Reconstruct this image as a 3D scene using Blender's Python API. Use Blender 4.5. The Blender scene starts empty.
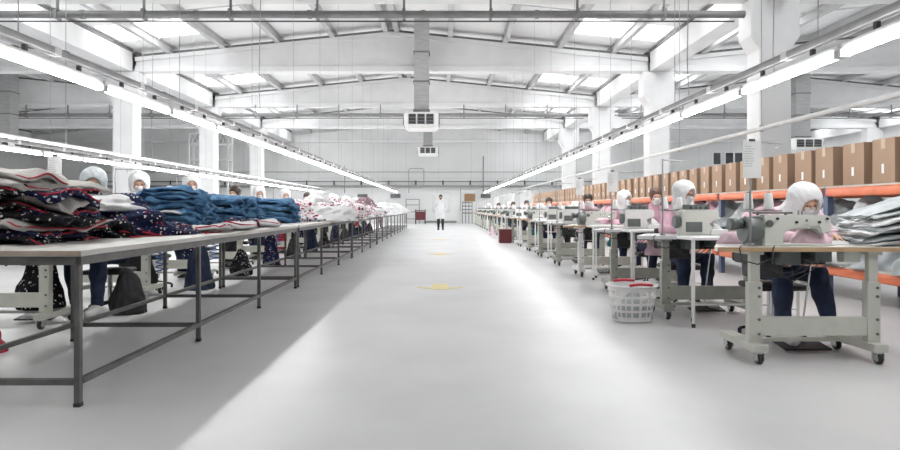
import bpy, bmesh, math, random
import numpy as np
from mathutils import Vector, Matrix, noise
random.seed(7); noise.seed_set(11)
S = bpy.context.scene
COL = S.collection
PI = math.pi
R = math.radians

# ---------------------------------------------------------------- materials
def mat(name, c1, c2=None, scale=6.0, rough=0.6, metal=0.0, bump=0.0, bscale=60.0, detail=4.0, spec=0.5, stretch=None):
    m = bpy.data.materials.new(name); m.use_nodes = True
    nt = m.node_tree; bs = nt.nodes['Principled BSDF']
    bs.inputs['Roughness'].default_value = rough; bs.inputs['Metallic'].default_value = metal
    bs.inputs['Specular IOR Level'].default_value = spec
    if c2 is None: c2 = tuple(min(1, c * 0.88) for c in c1)
    tc = nt.nodes.new('ShaderNodeTexCoord'); mp = nt.nodes.new('ShaderNodeMapping')
    if stretch: mp.inputs['Scale'].default_value = stretch
    nt.links.new(tc.outputs['Object'], mp.inputs['Vector'])
    nz = nt.nodes.new('ShaderNodeTexNoise'); nz.inputs['Scale'].default_value = scale; nz.inputs['Detail'].default_value = detail
    nt.links.new(mp.outputs['Vector'], nz.inputs['Vector'])
    rp = nt.nodes.new('ShaderNodeValToRGB'); rp.color_ramp.elements[0].position = 0.35; rp.color_ramp.elements[1].position = 0.65
    rp.color_ramp.elements[0].color = (*c1, 1); rp.color_ramp.elements[1].color = (*c2, 1)
    nt.links.new(nz.outputs['Fac'], rp.inputs['Fac']); nt.links.new(rp.outputs['Color'], bs.inputs['Base Color'])
    if bump:
        n2 = nt.nodes.new('ShaderNodeTexNoise'); n2.inputs['Scale'].default_value = bscale; n2.inputs['Detail'].default_value = 3
        nt.links.new(tc.outputs['Object'], n2.inputs['Vector'])
        bp = nt.nodes.new('ShaderNodeBump'); bp.inputs['Strength'].default_value = bump; bp.inputs['Distance'].default_value = 0.02
        nt.links.new(n2.outputs['Fac'], bp.inputs['Height']); nt.links.new(bp.outputs['Normal'], bs.inputs['Normal'])
    return m

def flecked(name, base, flecks, scale=38.0, radius=0.30, base2=None, bump=0.4):
    """cloth printed with small scattered motifs in several colours"""
    m = mat(name, base, base2 or tuple(c * 0.7 for c in base), scale=5, rough=0.85, bump=bump, bscale=25, spec=0.15)
    nt = m.node_tree; bs = nt.nodes['Principled BSDF']
    src = bs.inputs['Base Color'].links[0].from_socket
    tc = nt.nodes['Texture Coordinate']
    nz = nt.nodes.new('ShaderNodeTexNoise'); nz.inputs['Scale'].default_value = 20
    vm = nt.nodes.new('ShaderNodeVectorMath'); vm.operation = 'MULTIPLY_ADD'; vm.inputs[1].default_value = (0.05,) * 3
    nt.links.new(tc.outputs['Object'], nz.inputs['Vector']); nt.links.new(nz.outputs['Color'], vm.inputs[0]); nt.links.new(tc.outputs['Object'], vm.inputs[2])
    vo = nt.nodes.new('ShaderNodeTexVoronoi'); vo.inputs['Scale'].default_value = scale
    nt.links.new(vm.outputs[0], vo.inputs['Vector'])
    lt = nt.nodes.new('ShaderNodeMath'); lt.operation = 'LESS_THAN'; lt.inputs[1].default_value = radius
    nt.links.new(vo.outputs['Distance'], lt.inputs[0])
    sp = nt.nodes.new('ShaderNodeSeparateColor'); nt.links.new(vo.outputs['Color'], sp.inputs[0])
    rp = nt.nodes.new('ShaderNodeValToRGB'); rp.color_ramp.interpolation = 'CONSTANT'
    cr = rp.color_ramp; n = len(flecks)
    cr.elements[0].color = (*flecks[0], 1); cr.elements[1].position = 1 / n; cr.elements[1].color = (*flecks[1 % n], 1)
    for i in range(2, n):
        e = cr.elements.new(i / n); e.color = (*flecks[i], 1)
    nt.links.new(sp.outputs[0], rp.inputs['Fac'])
    mx = nt.nodes.new('ShaderNodeMix'); mx.data_type = 'RGBA'
    nt.links.new(lt.outputs[0], mx.inputs['Factor']); nt.links.new(src, mx.inputs['A']); nt.links.new(rp.outputs['Color'], mx.inputs['B'])
    nt.links.new(mx.outputs['Result'], bs.inputs['Base Color'])
    return m

def panel_mat(name, c, seam, w, h, rough=0.7):
    """cladding with fine vertical and horizontal joints"""
    m = mat(name, c, tuple(x * 0.94 for x in c), scale=0.6, rough=rough)
    nt = m.node_tree; bs = nt.nodes['Principled BSDF']; src = bs.inputs['Base Color'].links[0].from_socket
    tc = nt.nodes['Texture Coordinate']; sx = nt.nodes.new('ShaderNodeSeparateXYZ'); nt.links.new(tc.outputs['Object'], sx.inputs[0])
    def line(sock, period, width):
        a = nt.nodes.new('ShaderNodeMath'); a.operation = 'PINGPONG'; a.inputs[1].default_value = period / 2; nt.links.new(sock, a.inputs[0])
        b = nt.nodes.new('ShaderNodeMath'); b.operation = 'LESS_THAN'; b.inputs[1].default_value = width; nt.links.new(a.outputs[0], b.inputs[0])
        return b.outputs[0]
    ad = nt.nodes.new('ShaderNodeMath'); ad.operation = 'ADD'; nt.links.new(sx.outputs['X'], ad.inputs[0]); nt.links.new(sx.outputs['Y'], ad.inputs[1])
    l1 = line(ad.outputs[0], w, 0.018); l2 = line(sx.outputs['Z'], h, 0.018)
    mm = nt.nodes.new('ShaderNodeMath'); mm.operation = 'MAXIMUM'; nt.links.new(l1, mm.inputs[0]); nt.links.new(l2, mm.inputs[1])
    mx = nt.nodes.new('ShaderNodeMix'); mx.data_type = 'RGBA'; mx.inputs['B'].default_value = (*seam, 1)
    nt.links.new(mm.outputs[0], mx.inputs['Factor']); nt.links.new(src, mx.inputs['A']); nt.links.new(mx.outputs['Result'], bs.inputs['Base Color'])
    return m

def emit_mat(name, c, s):
    m = bpy.data.materials.new(name); m.use_nodes = True; bs = m.node_tree.nodes['Principled BSDF']
    bs.inputs['Base Color'].default_value = (*c, 1); bs.inputs['Emission Color'].default_value = (*c, 1); bs.inputs['Emission Strength'].default_value = s
    return m

def trans_mat(name, c):
    m = bpy.data.materials.new(name); m.use_nodes = True; nt = m.node_tree
    for n in list(nt.nodes): nt.nodes.remove(n)
    o = nt.nodes.new('ShaderNodeOutputMaterial'); t = nt.nodes.new('ShaderNodeBsdfTranslucent'); d = nt.nodes.new('ShaderNodeBsdfTransparent')
    t.inputs[0].default_value = (*c, 1); d.inputs[0].default_value = (*c, 1)
    nz = nt.nodes.new('ShaderNodeTexNoise'); nz.inputs['Scale'].default_value = 3
    mr = nt.nodes.new('ShaderNodeMapRange'); mr.inputs['To Min'].default_value = 0.4; mr.inputs['To Max'].default_value = 0.6
    nt.links.new(nz.outputs['Fac'], mr.inputs['Value'])
    x = nt.nodes.new('ShaderNodeMixShader'); nt.links.new(mr.outputs[0], x.inputs[0])
    nt.links.new(t.outputs[0], x.inputs[1]); nt.links.new(d.outputs[0], x.inputs[2]); nt.links.new(x.outputs[0], o.inputs[0])
    return m

M = {}
M['floor'] = mat('epoxy_floor', (0.66, 0.66, 0.66), (0.59, 0.59, 0.595), scale=1.1, rough=0.33, bump=0.04, bscale=3, detail=8)
M['concrete'] = mat('painted_concrete', (0.81, 0.81, 0.81), (0.75, 0.75, 0.75), scale=1.2, rough=0.75, bump=0.1, bscale=12)
M['roof'] = mat('roof_sheet', (0.88, 0.88, 0.88), (0.85, 0.85, 0.85), scale=0.8, rough=0.7, stretch=(0.2, 6, 1))
M['purlin'] = mat('purlin_steel', (0.56, 0.56, 0.56), (0.50, 0.50, 0.50), scale=2, rough=0.6)
M['wall'] = panel_mat('wall_cladding', (0.70, 0.70, 0.695), (0.50, 0.58, 0.58), 2.4, 3.3)
M['plinth'] = panel_mat('plinth_wall', (0.84, 0.84, 0.835), (0.64, 0.64, 0.64), 4.8, 9.0)
M['skylight'] = trans_mat('rooflight_sheet', (0.95, 0.96, 0.97))
M['pipe'] = mat('grey_pipe', (0.27, 0.27, 0.27), (0.22, 0.22, 0.22), scale=4, rough=0.45, metal=0.3)
M['shade_strip'] = mat('dark_grey_shade', (0.17, 0.17, 0.17), (0.12, 0.12, 0.12), rough=0.6)  # dark colour standing for shade between beams and roof
M['wire'] = mat('hanger_wire', (0.45, 0.45, 0.45), rough=0.5, metal=0.4)
M['whitepipe'] = mat('white_pipe', (0.80, 0.80, 0.80), rough=0.4)
M['duct'] = mat('galvanised_duct', (0.42, 0.42, 0.415), (0.35, 0.35, 0.35), scale=3, rough=0.45, metal=0.35, stretch=(1, 1, 6))
M['ductband'] = mat('duct_band', (0.20, 0.20, 0.20), rough=0.5, metal=0.3)
M['white'] = mat('white_enamel', (0.82, 0.82, 0.81), (0.76, 0.76, 0.75), rough=0.4)
M['dark'] = mat('dark_opening', (0.05, 0.05, 0.052), rough=0.4)
M['trunk'] = mat('trunking_rail', (0.34, 0.34, 0.34), (0.28, 0.28, 0.28), rough=0.5, metal=0.2)
M['clamp'] = mat('dark_clamp', (0.06, 0.06, 0.06), rough=0.5)
M['tube'] = emit_mat('lit_tube', (1, 1, 0.99), 52.0)
M['steel'] = mat('painted_grey_steel', (0.135, 0.135, 0.13), (0.10, 0.10, 0.097), scale=9, rough=0.5, metal=0.2, bump=0.05)
M['tabletop'] = mat('worn_grey_board', (0.52, 0.51, 0.49), (0.40, 0.38, 0.36), scale=3, rough=0.45, stretch=(6, 0.6, 6), detail=8)
M['tableedge'] = mat('raw_board_edge', (0.34, 0.27, 0.21), (0.42, 0.36, 0.30), scale=8, rough=0.6)
M['stand'] = mat('pale_grey_green_enamel', (0.56, 0.56, 0.50), (0.50, 0.50, 0.45), scale=7, rough=0.4)
M['standdark'] = mat('olive_grey_enamel', (0.36, 0.37, 0.32), (0.30, 0.31, 0.27), scale=7, rough=0.45)
M['top_wood'] = mat('pale_laminate_top', (0.72, 0.70, 0.66), (0.66, 0.64, 0.60), scale=5, rough=0.3)
M['edge_wood'] = mat('plywood_edge', (0.52, 0.36, 0.21), (0.38, 0.25, 0.14), scale=14, rough=0.55, stretch=(0.5, 0.5, 10))
M['top_grey'] = mat('grey_laminate', (0.60, 0.61, 0.61), (0.54, 0.55, 0.55), rough=0.3)
M['machine'] = mat('machine_enamel', (0.64, 0.65, 0.60), (0.60, 0.61, 0.56), rough=0.3)
M['machine_grey'] = mat('machine_motor_grey', (0.13, 0.145, 0.14), (0.10, 0.115, 0.11), rough=0.35)
M['machine_white'] = mat('machine_white_enamel', (0.78, 0.78, 0.76), rough=0.3)
M['chrome'] = mat('chrome', (0.7, 0.7, 0.7), (0.6, 0.6, 0.6), rough=0.22, metal=1)
M['black'] = mat('black_plastic', (0.025, 0.025, 0.027), rough=0.5)
M['rubber'] = mat('black_rubber', (0.03, 0.03, 0.03), rough=0.7)
M['wheelgrey'] = mat('castor_grey', (0.30, 0.30, 0.30), rough=0.4, metal=0.4)
M['thread'] = mat('white_thread', (0.85, 0.85, 0.84), (0.78, 0.78, 0.77), rough=0.8, scale=30, stretch=(1, 1, 20))
M['paper'] = mat('white_paper', (0.84, 0.84, 0.83), rough=0.8)
M['paper_ink'] = mat('grey_print', (0.40, 0.40, 0.42), rough=0.8)
M['orange'] = mat('orange_rack_beam', (0.70, 0.19, 0.085), (0.63, 0.155, 0.065), rough=0.4)
M['rackpost'] = mat('rack_upright_blue', (0.10, 0.13, 0.22), rough=0.45)
M['deck'] = mat('rack_deck_board', (0.55, 0.52, 0.47), rough=0.7)
M['carton'] = mat('cardboard', (0.36, 0.245, 0.17), (0.32, 0.215, 0.145), scale=4, rough=0.85, stretch=(1, 1, 0.3))
M['cartontape'] = mat('packing_tape', (0.50, 0.38, 0.27), rough=0.4)
M['skin'] = mat('skin', (0.58, 0.36, 0.26), (0.53, 0.32, 0.23), scale=12, rough=0.5)
M['skin2'] = mat('skin_darker', (0.42, 0.25, 0.18), (0.38, 0.22, 0.155), scale=12, rough=0.5)
M['hood'] = mat('white_hood_cloth', (0.74, 0.74, 0.75), (0.69, 0.69, 0.70), rough=0.85, bump=0.3, bscale=40)
M['mask'] = mat('face_mask_cloth', (0.68, 0.68, 0.69), rough=0.9)
M['pink'] = mat('pink_cloth', (0.72, 0.46, 0.55), (0.66, 0.38, 0.49), scale=5, rough=0.85, bump=0.35, bscale=30)
M['pinkfloral'] = flecked('pink_floral_cloth', (0.80, 0.66, 0.70), [(0.85, 0.82, 0.83), (0.66, 0.26, 0.42), (0.75, 0.45, 0.52)], scale=30, radius=0.33)
M['palepink'] = mat('pale_pink_cloth', (0.76, 0.58, 0.64), (0.72, 0.50, 0.58), scale=5, rough=0.9, bump=0.35, bscale=25)
M['whitecloth'] = mat('white_cloth', (0.64, 0.64, 0.64), (0.54, 0.54, 0.55), scale=5, rough=0.9, bump=0.35, bscale=25)
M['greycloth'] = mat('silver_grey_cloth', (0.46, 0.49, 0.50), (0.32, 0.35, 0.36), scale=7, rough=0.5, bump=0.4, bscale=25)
M['jeans'] = mat('dark_jeans', (0.018, 0.03, 0.07), (0.01, 0.018, 0.045), scale=9, rough=0.85, bump=0.3, bscale=60)
M['darkcloth'] = mat('charcoal_cloth', (0.03, 0.03, 0.033), (0.02, 0.02, 0.022), rough=0.9)
M['hair'] = mat('dark_brown_hair', (0.035, 0.02, 0.014), (0.02, 0.012, 0.01), scale=30, rough=0.5, stretch=(6, 6, 1), bump=0.5)
M['hairbrown'] = mat('brown_hair', (0.14, 0.065, 0.04), (0.08, 0.04, 0.025), scale=30, rough=0.5, stretch=(6, 6, 1), bump=0.5)
M['denim'] = mat('blue_denim', (0.02, 0.075, 0.17), (0.10, 0.235, 0.40), scale=9, rough=0.9, bump=0.6, bscale=22, detail=8)
M['denim2'] = mat('mid_blue_denim', (0.025, 0.085, 0.18), (0.09, 0.21, 0.36), scale=10, rough=0.9, bump=0.6, bscale=22, detail=8)
M['navyfloral'] = flecked('navy_floral_fleece', (0.012, 0.018, 0.055), [(0.66, 0.64, 0.60), (0.45, 0.04, 0.07), (0.06, 0.10, 0.26), (0.03, 0.05, 0.14), (0.55, 0.50, 0.50)], scale=34, radius=0.30)
M['blackfloral'] = flecked('black_floral_fleece', (0.012, 0.012, 0.016), [(0.62, 0.61, 0.58), (0.06, 0.02, 0.02), (0.30, 0.30, 0.33), (0.03, 0.03, 0.04), (0.6, 0.56, 0.5)], scale=32, radius=0.29)
M['greyfleece'] = mat('warm_grey_fleece', (0.44, 0.42, 0.40), (0.36, 0.345, 0.33), scale=6, rough=0.95, bump=0.4, bscale=60)
M['redtrim'] = mat('red_binding', (0.42, 0.015, 0.035), (0.34, 0.01, 0.03), rough=0.8)
M['maroonfloral'] = flecked('white_maroon_print', (0.78, 0.77, 0.77), [(0.30, 0.02, 0.06), (0.30, 0.02, 0.06), (0.05, 0.05, 0.12)], scale=16, radius=0.42)
M['plaid'] = flecked('maroon_grey_print', (0.22, 0.16, 0.18), [(0.55, 0.50, 0.50), (0.25, 0.04, 0.07), (0.08, 0.08, 0.16)], scale=14, radius=0.4)
M['hose'] = mat('blue_air_hose', (0.02, 0.10, 0.35), rough=0.4)
M['basket'] = mat('white_basket_plastic', (0.76, 0.75, 0.74), (0.72, 0.71, 0.70), rough=0.45)
M['red'] = mat('red_plastic', (0.60, 0.04, 0.07), rough=0.4)
M['darkred'] = mat('dark_red_plastic', (0.13, 0.02, 0.025), rough=0.5)
M['yellow'] = mat('worn_yellow_paint', (0.80, 0.66, 0.24), (0.66, 0.58, 0.34), scale=9, rough=0.4)
M['board'] = mat('cork_board', (0.38, 0.23, 0.13), rough=0.9)
M['glass'] = mat('dark_window_glass', (0.05, 0.055, 0.06), (0.08, 0.085, 0.09), rough=0.08)
M['coat'] = mat('white_lab_coat', (0.68, 0.68, 0.69), (0.62, 0.62, 0.63), rough=0.9, bump=0.3, bscale=30)
M['eye'] = mat('dark_eye', (0.03, 0.02, 0.015), rough=0.2)
M['lens'] = mat('grey_spectacle_frame', (0.12, 0.12, 0.13), rough=0.3, metal=0.5)
M['teal'] = mat('teal_cloth', (0.02, 0.16, 0.19), rough=0.85)

# ---------------------------------------------------------------- builders
def link(name, me, m, parent=None):
    o = bpy.data.objects.new(name, me); COL.objects.link(o)
    if m is not None and not me.materials: me.materials.append(m)
    if parent is not None: o.parent = parent
    return o

class MB:
    """collects solids into one mesh"""
    def __init__(s): s.bm = bmesh.new()
    def _x(s, verts, loc=(0, 0, 0), rot=None):
        if rot: bmesh.ops.rotate(s.bm, verts=verts, cent=(0, 0, 0), matrix=Matrix(rot) if not isinstance(rot, tuple) else (Matrix.Rotation(rot[2], 3, 'Z') @ Matrix.Rotation(rot[1], 3, 'Y') @ Matrix.Rotation(rot[0], 3, 'X')))
        bmesh.ops.translate(s.bm, verts=verts, vec=loc)
    def box(s, c, d, rot=None, bev=0.0, seg=2):
        r = bmesh.ops.create_cube(s.bm, size=1); v = r['verts']
        bmesh.ops.scale(s.bm, verts=v, vec=d)
        if bev > 0:
            es = list({e for x in v for e in x.link_edges})
            g = bmesh.ops.bevel(s.bm, geom=es, offset=bev, segments=seg, affect='EDGES', profile=0.5)
            v = list({x for f in g['faces'] for x in f.verts} | {x for x in v if x.is_valid})
        s._x(v, c, rot); return s
    def rng(s, x0, x1, y0, y1, z0, z1, bev=0.0):
        return s.box(((x0 + x1) / 2, (y0 + y1) / 2, (z0 + z1) / 2), (abs(x1 - x0), abs(y1 - y0), abs(z1 - z0)), bev=bev)
    def cyl(s, a, b, r, r2=None, n=16, cap=True):
        a, b = Vector(a), Vector(b); d = b - a
        g = bmesh.ops.create_cone(s.bm, cap_ends=cap, segments=n, radius1=r, radius2=r if r2 is None else r2, depth=d.length)
        q = d.to_track_quat('Z', 'Y').to_matrix()
        bmesh.ops.rotate(s.bm, verts=g['verts'], cent=(0, 0, 0), matrix=q)
        bmesh.ops.translate(s.bm, verts=g['verts'], vec=(a + b) / 2); return s
    def sph(s, c, r, sc=(1, 1, 1), n=12):
        g = bmesh.ops.create_uvsphere(s.bm, u_segments=n * 2, v_segments=n, radius=r)
        bmesh.ops.scale(s.bm, verts=g['verts'], vec=sc); bmesh.ops.translate(s.bm, verts=g['verts'], vec=c); return s
    def tube(s, pts, r, n=8, closed=False):
        pts = [Vector(p) for p in pts]; N = len(pts); rings = []
        up = Vector((0, 0, 1)); prev = None
        for i, p in enumerate(pts):
            t = ((pts[(i + 1) % N] if closed or i + 1 < N else p) - (pts[i - 1] if closed or i > 0 else p)).normalized()
            if prev is None:
                u = up if abs(t.dot(up)) < 0.9 else Vector((1, 0, 0)); a = t.cross(u).normalized()
            else:
                a = prev - t * prev.dot(t)
                a = a.normalized() if a.length > 1e-6 else t.cross(up).normalized()
            prev = a; b = t.cross(a)
            rr = r[i] if isinstance(r, (list, tuple)) else r
            rings.append([s.bm.verts.new(p + a * math.cos(2 * PI * k / n) * rr + b * math.sin(2 * PI * k / n) * rr) for k in range(n)])
        for i in range(N if closed else N - 1):
            A, B = rings[i], rings[(i + 1) % N]
            for k in range(n): s.bm.faces.new((A[k], A[(k + 1) % n], B[(k + 1) % n], B[k]))
        if not closed:
            s.bm.faces.new(rings[0][::-1]); s.bm.faces.new(rings[-1])
        return s
    def prism(s, pts, y0, y1, plane='XZ', bev=0.0):
        """outline in a plane, pulled along the third axis"""
        def P(a, b, c): return {'XZ': (a, c, b), 'XY': (a, b, c), 'YZ': (c, a, b)}[plane]
        A = [s.bm.verts.new(P(a, b, y0)) for a, b in pts]; B = [s.bm.verts.new(P(a, b, y1)) for a, b in pts]
        n = len(pts); fs = [s.bm.faces.new(A), s.bm.faces.new(B[::-1])]
        for i in range(n): fs.append(s.bm.faces.new((A[i], B[i], B[(i + 1) % n], A[(i + 1) % n])))
        bmesh.ops.recalc_face_normals(s.bm, faces=fs)
        if bev > 0:
            bmesh.ops.bevel(s.bm, geom=list({e for f in fs for e in f.edges}), offset=bev, segments=2, affect='EDGES')
        return s
    def lathe(s, prof, c=(0, 0, 0), n=20, axis='Z'):
        rings = []
        for r, z in prof:
            ring = []
            for k in range(n):
                a = 2 * PI * k / n; x, y = r * math.cos(a), r * math.sin(a)
                p = (x, y, z) if axis == 'Z' else ((z, x, y) if axis == 'X' else (x, z, y))
                ring.append(s.bm.verts.new((p[0] + c[0], p[1] + c[1], p[2] + c[2])))
            rings.append(ring)
        fs = []
        for i in range(len(rings) - 1):
            for k in range(n): fs.append(s.bm.faces.new((rings[i][k], rings[i][(k + 1) % n], rings[i + 1][(k + 1) % n], rings[i + 1][k])))
        fs.append(s.bm.faces.new(rings[0][::-1])); fs.append(s.bm.faces.new(rings[-1]))
        bmesh.ops.recalc_face_normals(s.bm, faces=fs); return s
    def mesh(s, name, smooth=None):
        bmesh.ops.recalc_face_normals(s.bm, faces=s.bm.faces[:])
        me = bpy.data.meshes.new(name); s.bm.to_mesh(me); s.bm.free()
        if smooth: 
            me.polygons.foreach_set('use_smooth', [True] * len(me.polygons))
            if smooth != 'all': me.set_sharp_from_angle(angle=R(smooth if smooth is not True else 40))
        return me
    def build(s, name, m, parent=None, smooth=40):
        return link(name, s.mesh(name, smooth), m, parent)

def tag(o, label=None, cat=None, group=None, kind=None):
    if label: o['label'] = label
    if cat: o['category'] = cat
    if group: o['group'] = group
    if kind: o['kind'] = kind
    return o
def thing(name, label, cat, loc=(0, 0, 0), rz=0.0, group=None):
    o = bpy.data.objects.new(name, None); COL.objects.link(o); o.location = loc; o.rotation_euler = (0, 0, rz); o.empty_display_size = 0.1
    return tag(o, label, cat, group)
def struct(o): o['kind'] = 'structure'; return o
KIDS = {}
def dup(root, loc, rz=0.0, label=None, group=None, swap=None, scale=None):
    """a thing copied with copies of its parts and sub-parts"""
    def kids(o):
        if o.name not in KIDS: KIDS[o.name] = list(o.children)
        return KIDS[o.name]
    def cp(o, parent):
        c = o.copy(); COL.objects.link(c)
        if parent is not None: c.parent = parent
        if swap and o.name.split('.')[0] in swap: set_mat(c, swap[o.name.split('.')[0]])
        for ch in kids(o): cp(ch, c)
        return c
    r = cp(root, None); r.location = loc; r.rotation_euler = (0, 0, rz)
    if scale: r.scale = (scale,) * 3
    if label: r['label'] = label
    if group: r['group'] = group
    return r
def set_mat(o, m):
    if o.type == 'MESH' and o.material_slots:
        o.material_slots[0].link = 'OBJECT'; o.material_slots[0].material = m
_ones = 'first second third fourth fifth sixth seventh eighth ninth tenth eleventh twelfth thirteenth fourteenth fifteenth sixteenth seventeenth eighteenth nineteenth'.split()
_tens = {2: 'twent', 3: 'thirt', 4: 'fort', 5: 'fift', 6: 'sixt'}
def nth(i):
    """0 -> first"""
    i += 1
    if i < 20: return _ones[i - 1]
    t, u = divmod(i, 10)
    return _tens[t] + ('ieth' if u == 0 else 'y-' + _ones[u - 1])
SKY, EXPO = 6.8, -0.1
# ---------------------------------------------------------------- smooth bodies (distance fields meshed with surface nets)
class Field:
    def __init__(s, lo, hi, h):
        s.h = h; s.lo = np.array(lo, np.float32); s.n = [int(math.ceil((hi[i] - lo[i]) / h)) + 1 for i in range(3)]
        s.d = np.full(s.n, 0.5, np.float32)
        s.ax = [(lo[i] + h * np.arange(s.n[i])).astype(np.float32) for i in range(3)]
    def copy(s):
        f = Field.__new__(Field); f.h, f.lo, f.n, f.ax = s.h, s.lo, s.n, s.ax; f.d = s.d.copy(); return f
    def _blk(s, lo, hi, pad):
        sl = []
        for i in range(3):
            a = max(0, int((lo[i] - pad - s.lo[i]) / s.h)); b = min(s.n[i], int((hi[i] + pad - s.lo[i]) / s.h) + 2)
            if b <= a: return None, None
            sl.append(slice(a, b))
        X = s.ax[0][sl[0]][:, None, None]; Y = s.ax[1][sl[1]][None, :, None]; Z = s.ax[2][sl[2]][None, None, :]
        return tuple(sl), (X, Y, Z)
    def put(s, sl, v, k, mode):
        a = s.d[sl]
        if mode == 'add':
            if k > 0:
                h = np.maximum(k - np.abs(a - v), 0) / k; s.d[sl] = np.minimum(a, v) - h * h * k * 0.25
            else: s.d[sl] = np.minimum(a, v)
        else:
            v = -v
            if k > 0:
                h = np.maximum(k - np.abs(a - v), 0) / k; s.d[sl] = np.maximum(a, v) + h * h * k * 0.25
            else: s.d[sl] = np.maximum(a, v)
    def cone(s, a, b, ra, rb, k=0.02, mode='add', infl=0.0, flat=None):
        """rounded tapered limb"""
        a = np.array(a, np.float32); b = np.array(b, np.float32); ra += infl; rb += infl; m = max(ra, rb)
        sl, P = s._blk(np.minimum(a, b) - m, np.maximum(a, b) + m, k + 3 * s.h)
        if sl is None: return s
        ba = b - a; L = float((ba * ba).sum()) + 1e-9
        t = np.clip(((P[0] - a[0]) * ba[0] + (P[1] - a[1]) * ba[1] + (P[2] - a[2]) * ba[2]) / L, 0, 1)
        dx, dy, dz = P[0] - a[0] - t * ba[0], P[1] - a[1] - t * ba[1], P[2] - a[2] - t * ba[2]
        if flat: dx, dy, dz = dx * flat[0], dy * flat[1], dz * flat[2]
        s.put(sl, np.sqrt(dx * dx + dy * dy + dz * dz) - (ra + (rb - ra) * t), k, mode); return s
    def ell(s, c, r, k=0.02, mode='add', infl=0.0, rot=None):
        r = np.array(r, np.float32) + infl; m = float(r.max())
        sl, P = s._blk(np.array(c) - m, np.array(c) + m, k + 3 * s.h)
        if sl is None: return s
        p = [P[i] - c[i] for i in range(3)]
        if rot is not None:
            Rm = np.array(rot.transposed()); p = [Rm[i][0] * p[0] + Rm[i][1] * p[1] + Rm[i][2] * p[2] for i in range(3)]
        k0 = np.sqrt((p[0] / r[0]) ** 2 + (p[1] / r[1]) ** 2 + (p[2] / r[2]) ** 2)
        k1 = np.sqrt((p[0] / r[0] ** 2) ** 2 + (p[1] / r[1] ** 2) ** 2 + (p[2] / r[2] ** 2) ** 2) + 1e-6
        s.put(sl, k0 * (k0 - 1) / k1, k, mode); return s
    def clip(s, n, c, k=0.0):
        """keep the side where n.p < c"""
        v = n[0] * s.ax[0][:, None, None] + n[1] * s.ax[1][None, :, None] + n[2] * s.ax[2][None, None, :] - c
        s.d = np.maximum(s.d, v.astype(np.float32)); return s
    def wrinkle(s, amp, f=1.0):
        X = s.ax[0][:, None, None]; Y = s.ax[1][None, :, None]; Z = s.ax[2][None, None, :]
        s.d = s.d + (amp * (np.sin(38 * f * X + 21 * f * Z + 3 * np.sin(17 * f * Y)) * np.sin(31 * f * Z - 19 * f * Y + 2 * np.sin(23 * f * X)))).astype(np.float32); return s
    def mesh(s, name):
        d = s.d; n = np.array(d.shape); neg = d < 0
        c = np.zeros(n - 1, np.int8)
        for i in (0, 1):
            for j in (0, 1):
                for k in (0, 1): c += neg[i:n[0] - 1 + i, j:n[1] - 1 + j, k:n[2] - 1 + k]
        act = np.argwhere((c > 0) & (c < 8)); idx = np.full(n - 1, -1, np.int32); idx[tuple(act.T)] = np.arange(len(act))
        acc = np.zeros((len(act), 3), np.float32); cnt = np.zeros(len(act), np.float32)
        cor = [(i, j, k) for i in (0, 1) for j in (0, 1) for k in (0, 1)]
        for A in cor:
            for ax in range(3):
                if A[ax]: continue
                B = list(A); B[ax] = 1
                da = d[act[:, 0] + A[0], act[:, 1] + A[1], act[:, 2] + A[2]]; db = d[act[:, 0] + B[0], act[:, 1] + B[1], act[:, 2] + B[2]]
                x = (da < 0) != (db < 0); t = np.where(x, da / np.where(x, da - db, 1), 0)
                p = np.tile(np.array(A, np.float32), (len(act), 1)); p[:, ax] = t
                acc[x] += p[x]; cnt[x] += 1
        V = (act + acc / cnt[:, None]) * s.h + s.lo
        F = []
        for ax in range(3):
            o = [slice(None)] * 3; o[ax] = slice(0, n[ax] - 1); p = [slice(None)] * 3; p[ax] = slice(1, n[ax])
            ch = np.argwhere(neg[tuple(o)] != neg[tuple(p)])
            u, v = [i for i in range(3) if i != ax]
            ch = ch[(ch[:, u] > 0) & (ch[:, v] > 0) & (ch[:, u] < n[u] - 1) & (ch[:, v] < n[v] - 1)]
            q = []
            for du, dv in ((0, 0), (1, 0), (1, 1), (0, 1)):
                e = ch.copy(); e[:, u] -= du; e[:, v] -= dv; q.append(idx[tuple(e.T)])
            q = np.stack(q, 1); inside = neg[tuple(ch.T)]
            flip = inside if ax != 1 else ~inside
            q[flip] = q[flip][:, ::-1]; F.append(q)
        F = np.concatenate(F)
        F = F[(F >= 0).all(1)][:, ::-1]
        me = bpy.data.meshes.new(name); me.vertices.add(len(V)); me.vertices.foreach_set('co', V.astype(np.float32).ravel())
        me.loops.add(len(F) * 4); me.loops.foreach_set('vertex_index', F.astype(np.int32).ravel())
        me.polygons.add(len(F)); me.polygons.foreach_set('loop_start', np.arange(0, len(F) * 4, 4, dtype=np.int32))
        me.polygons.foreach_set('use_smooth', np.ones(len(F), bool)); me.update(calc_edges=True); me.validate()
        return me

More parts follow.
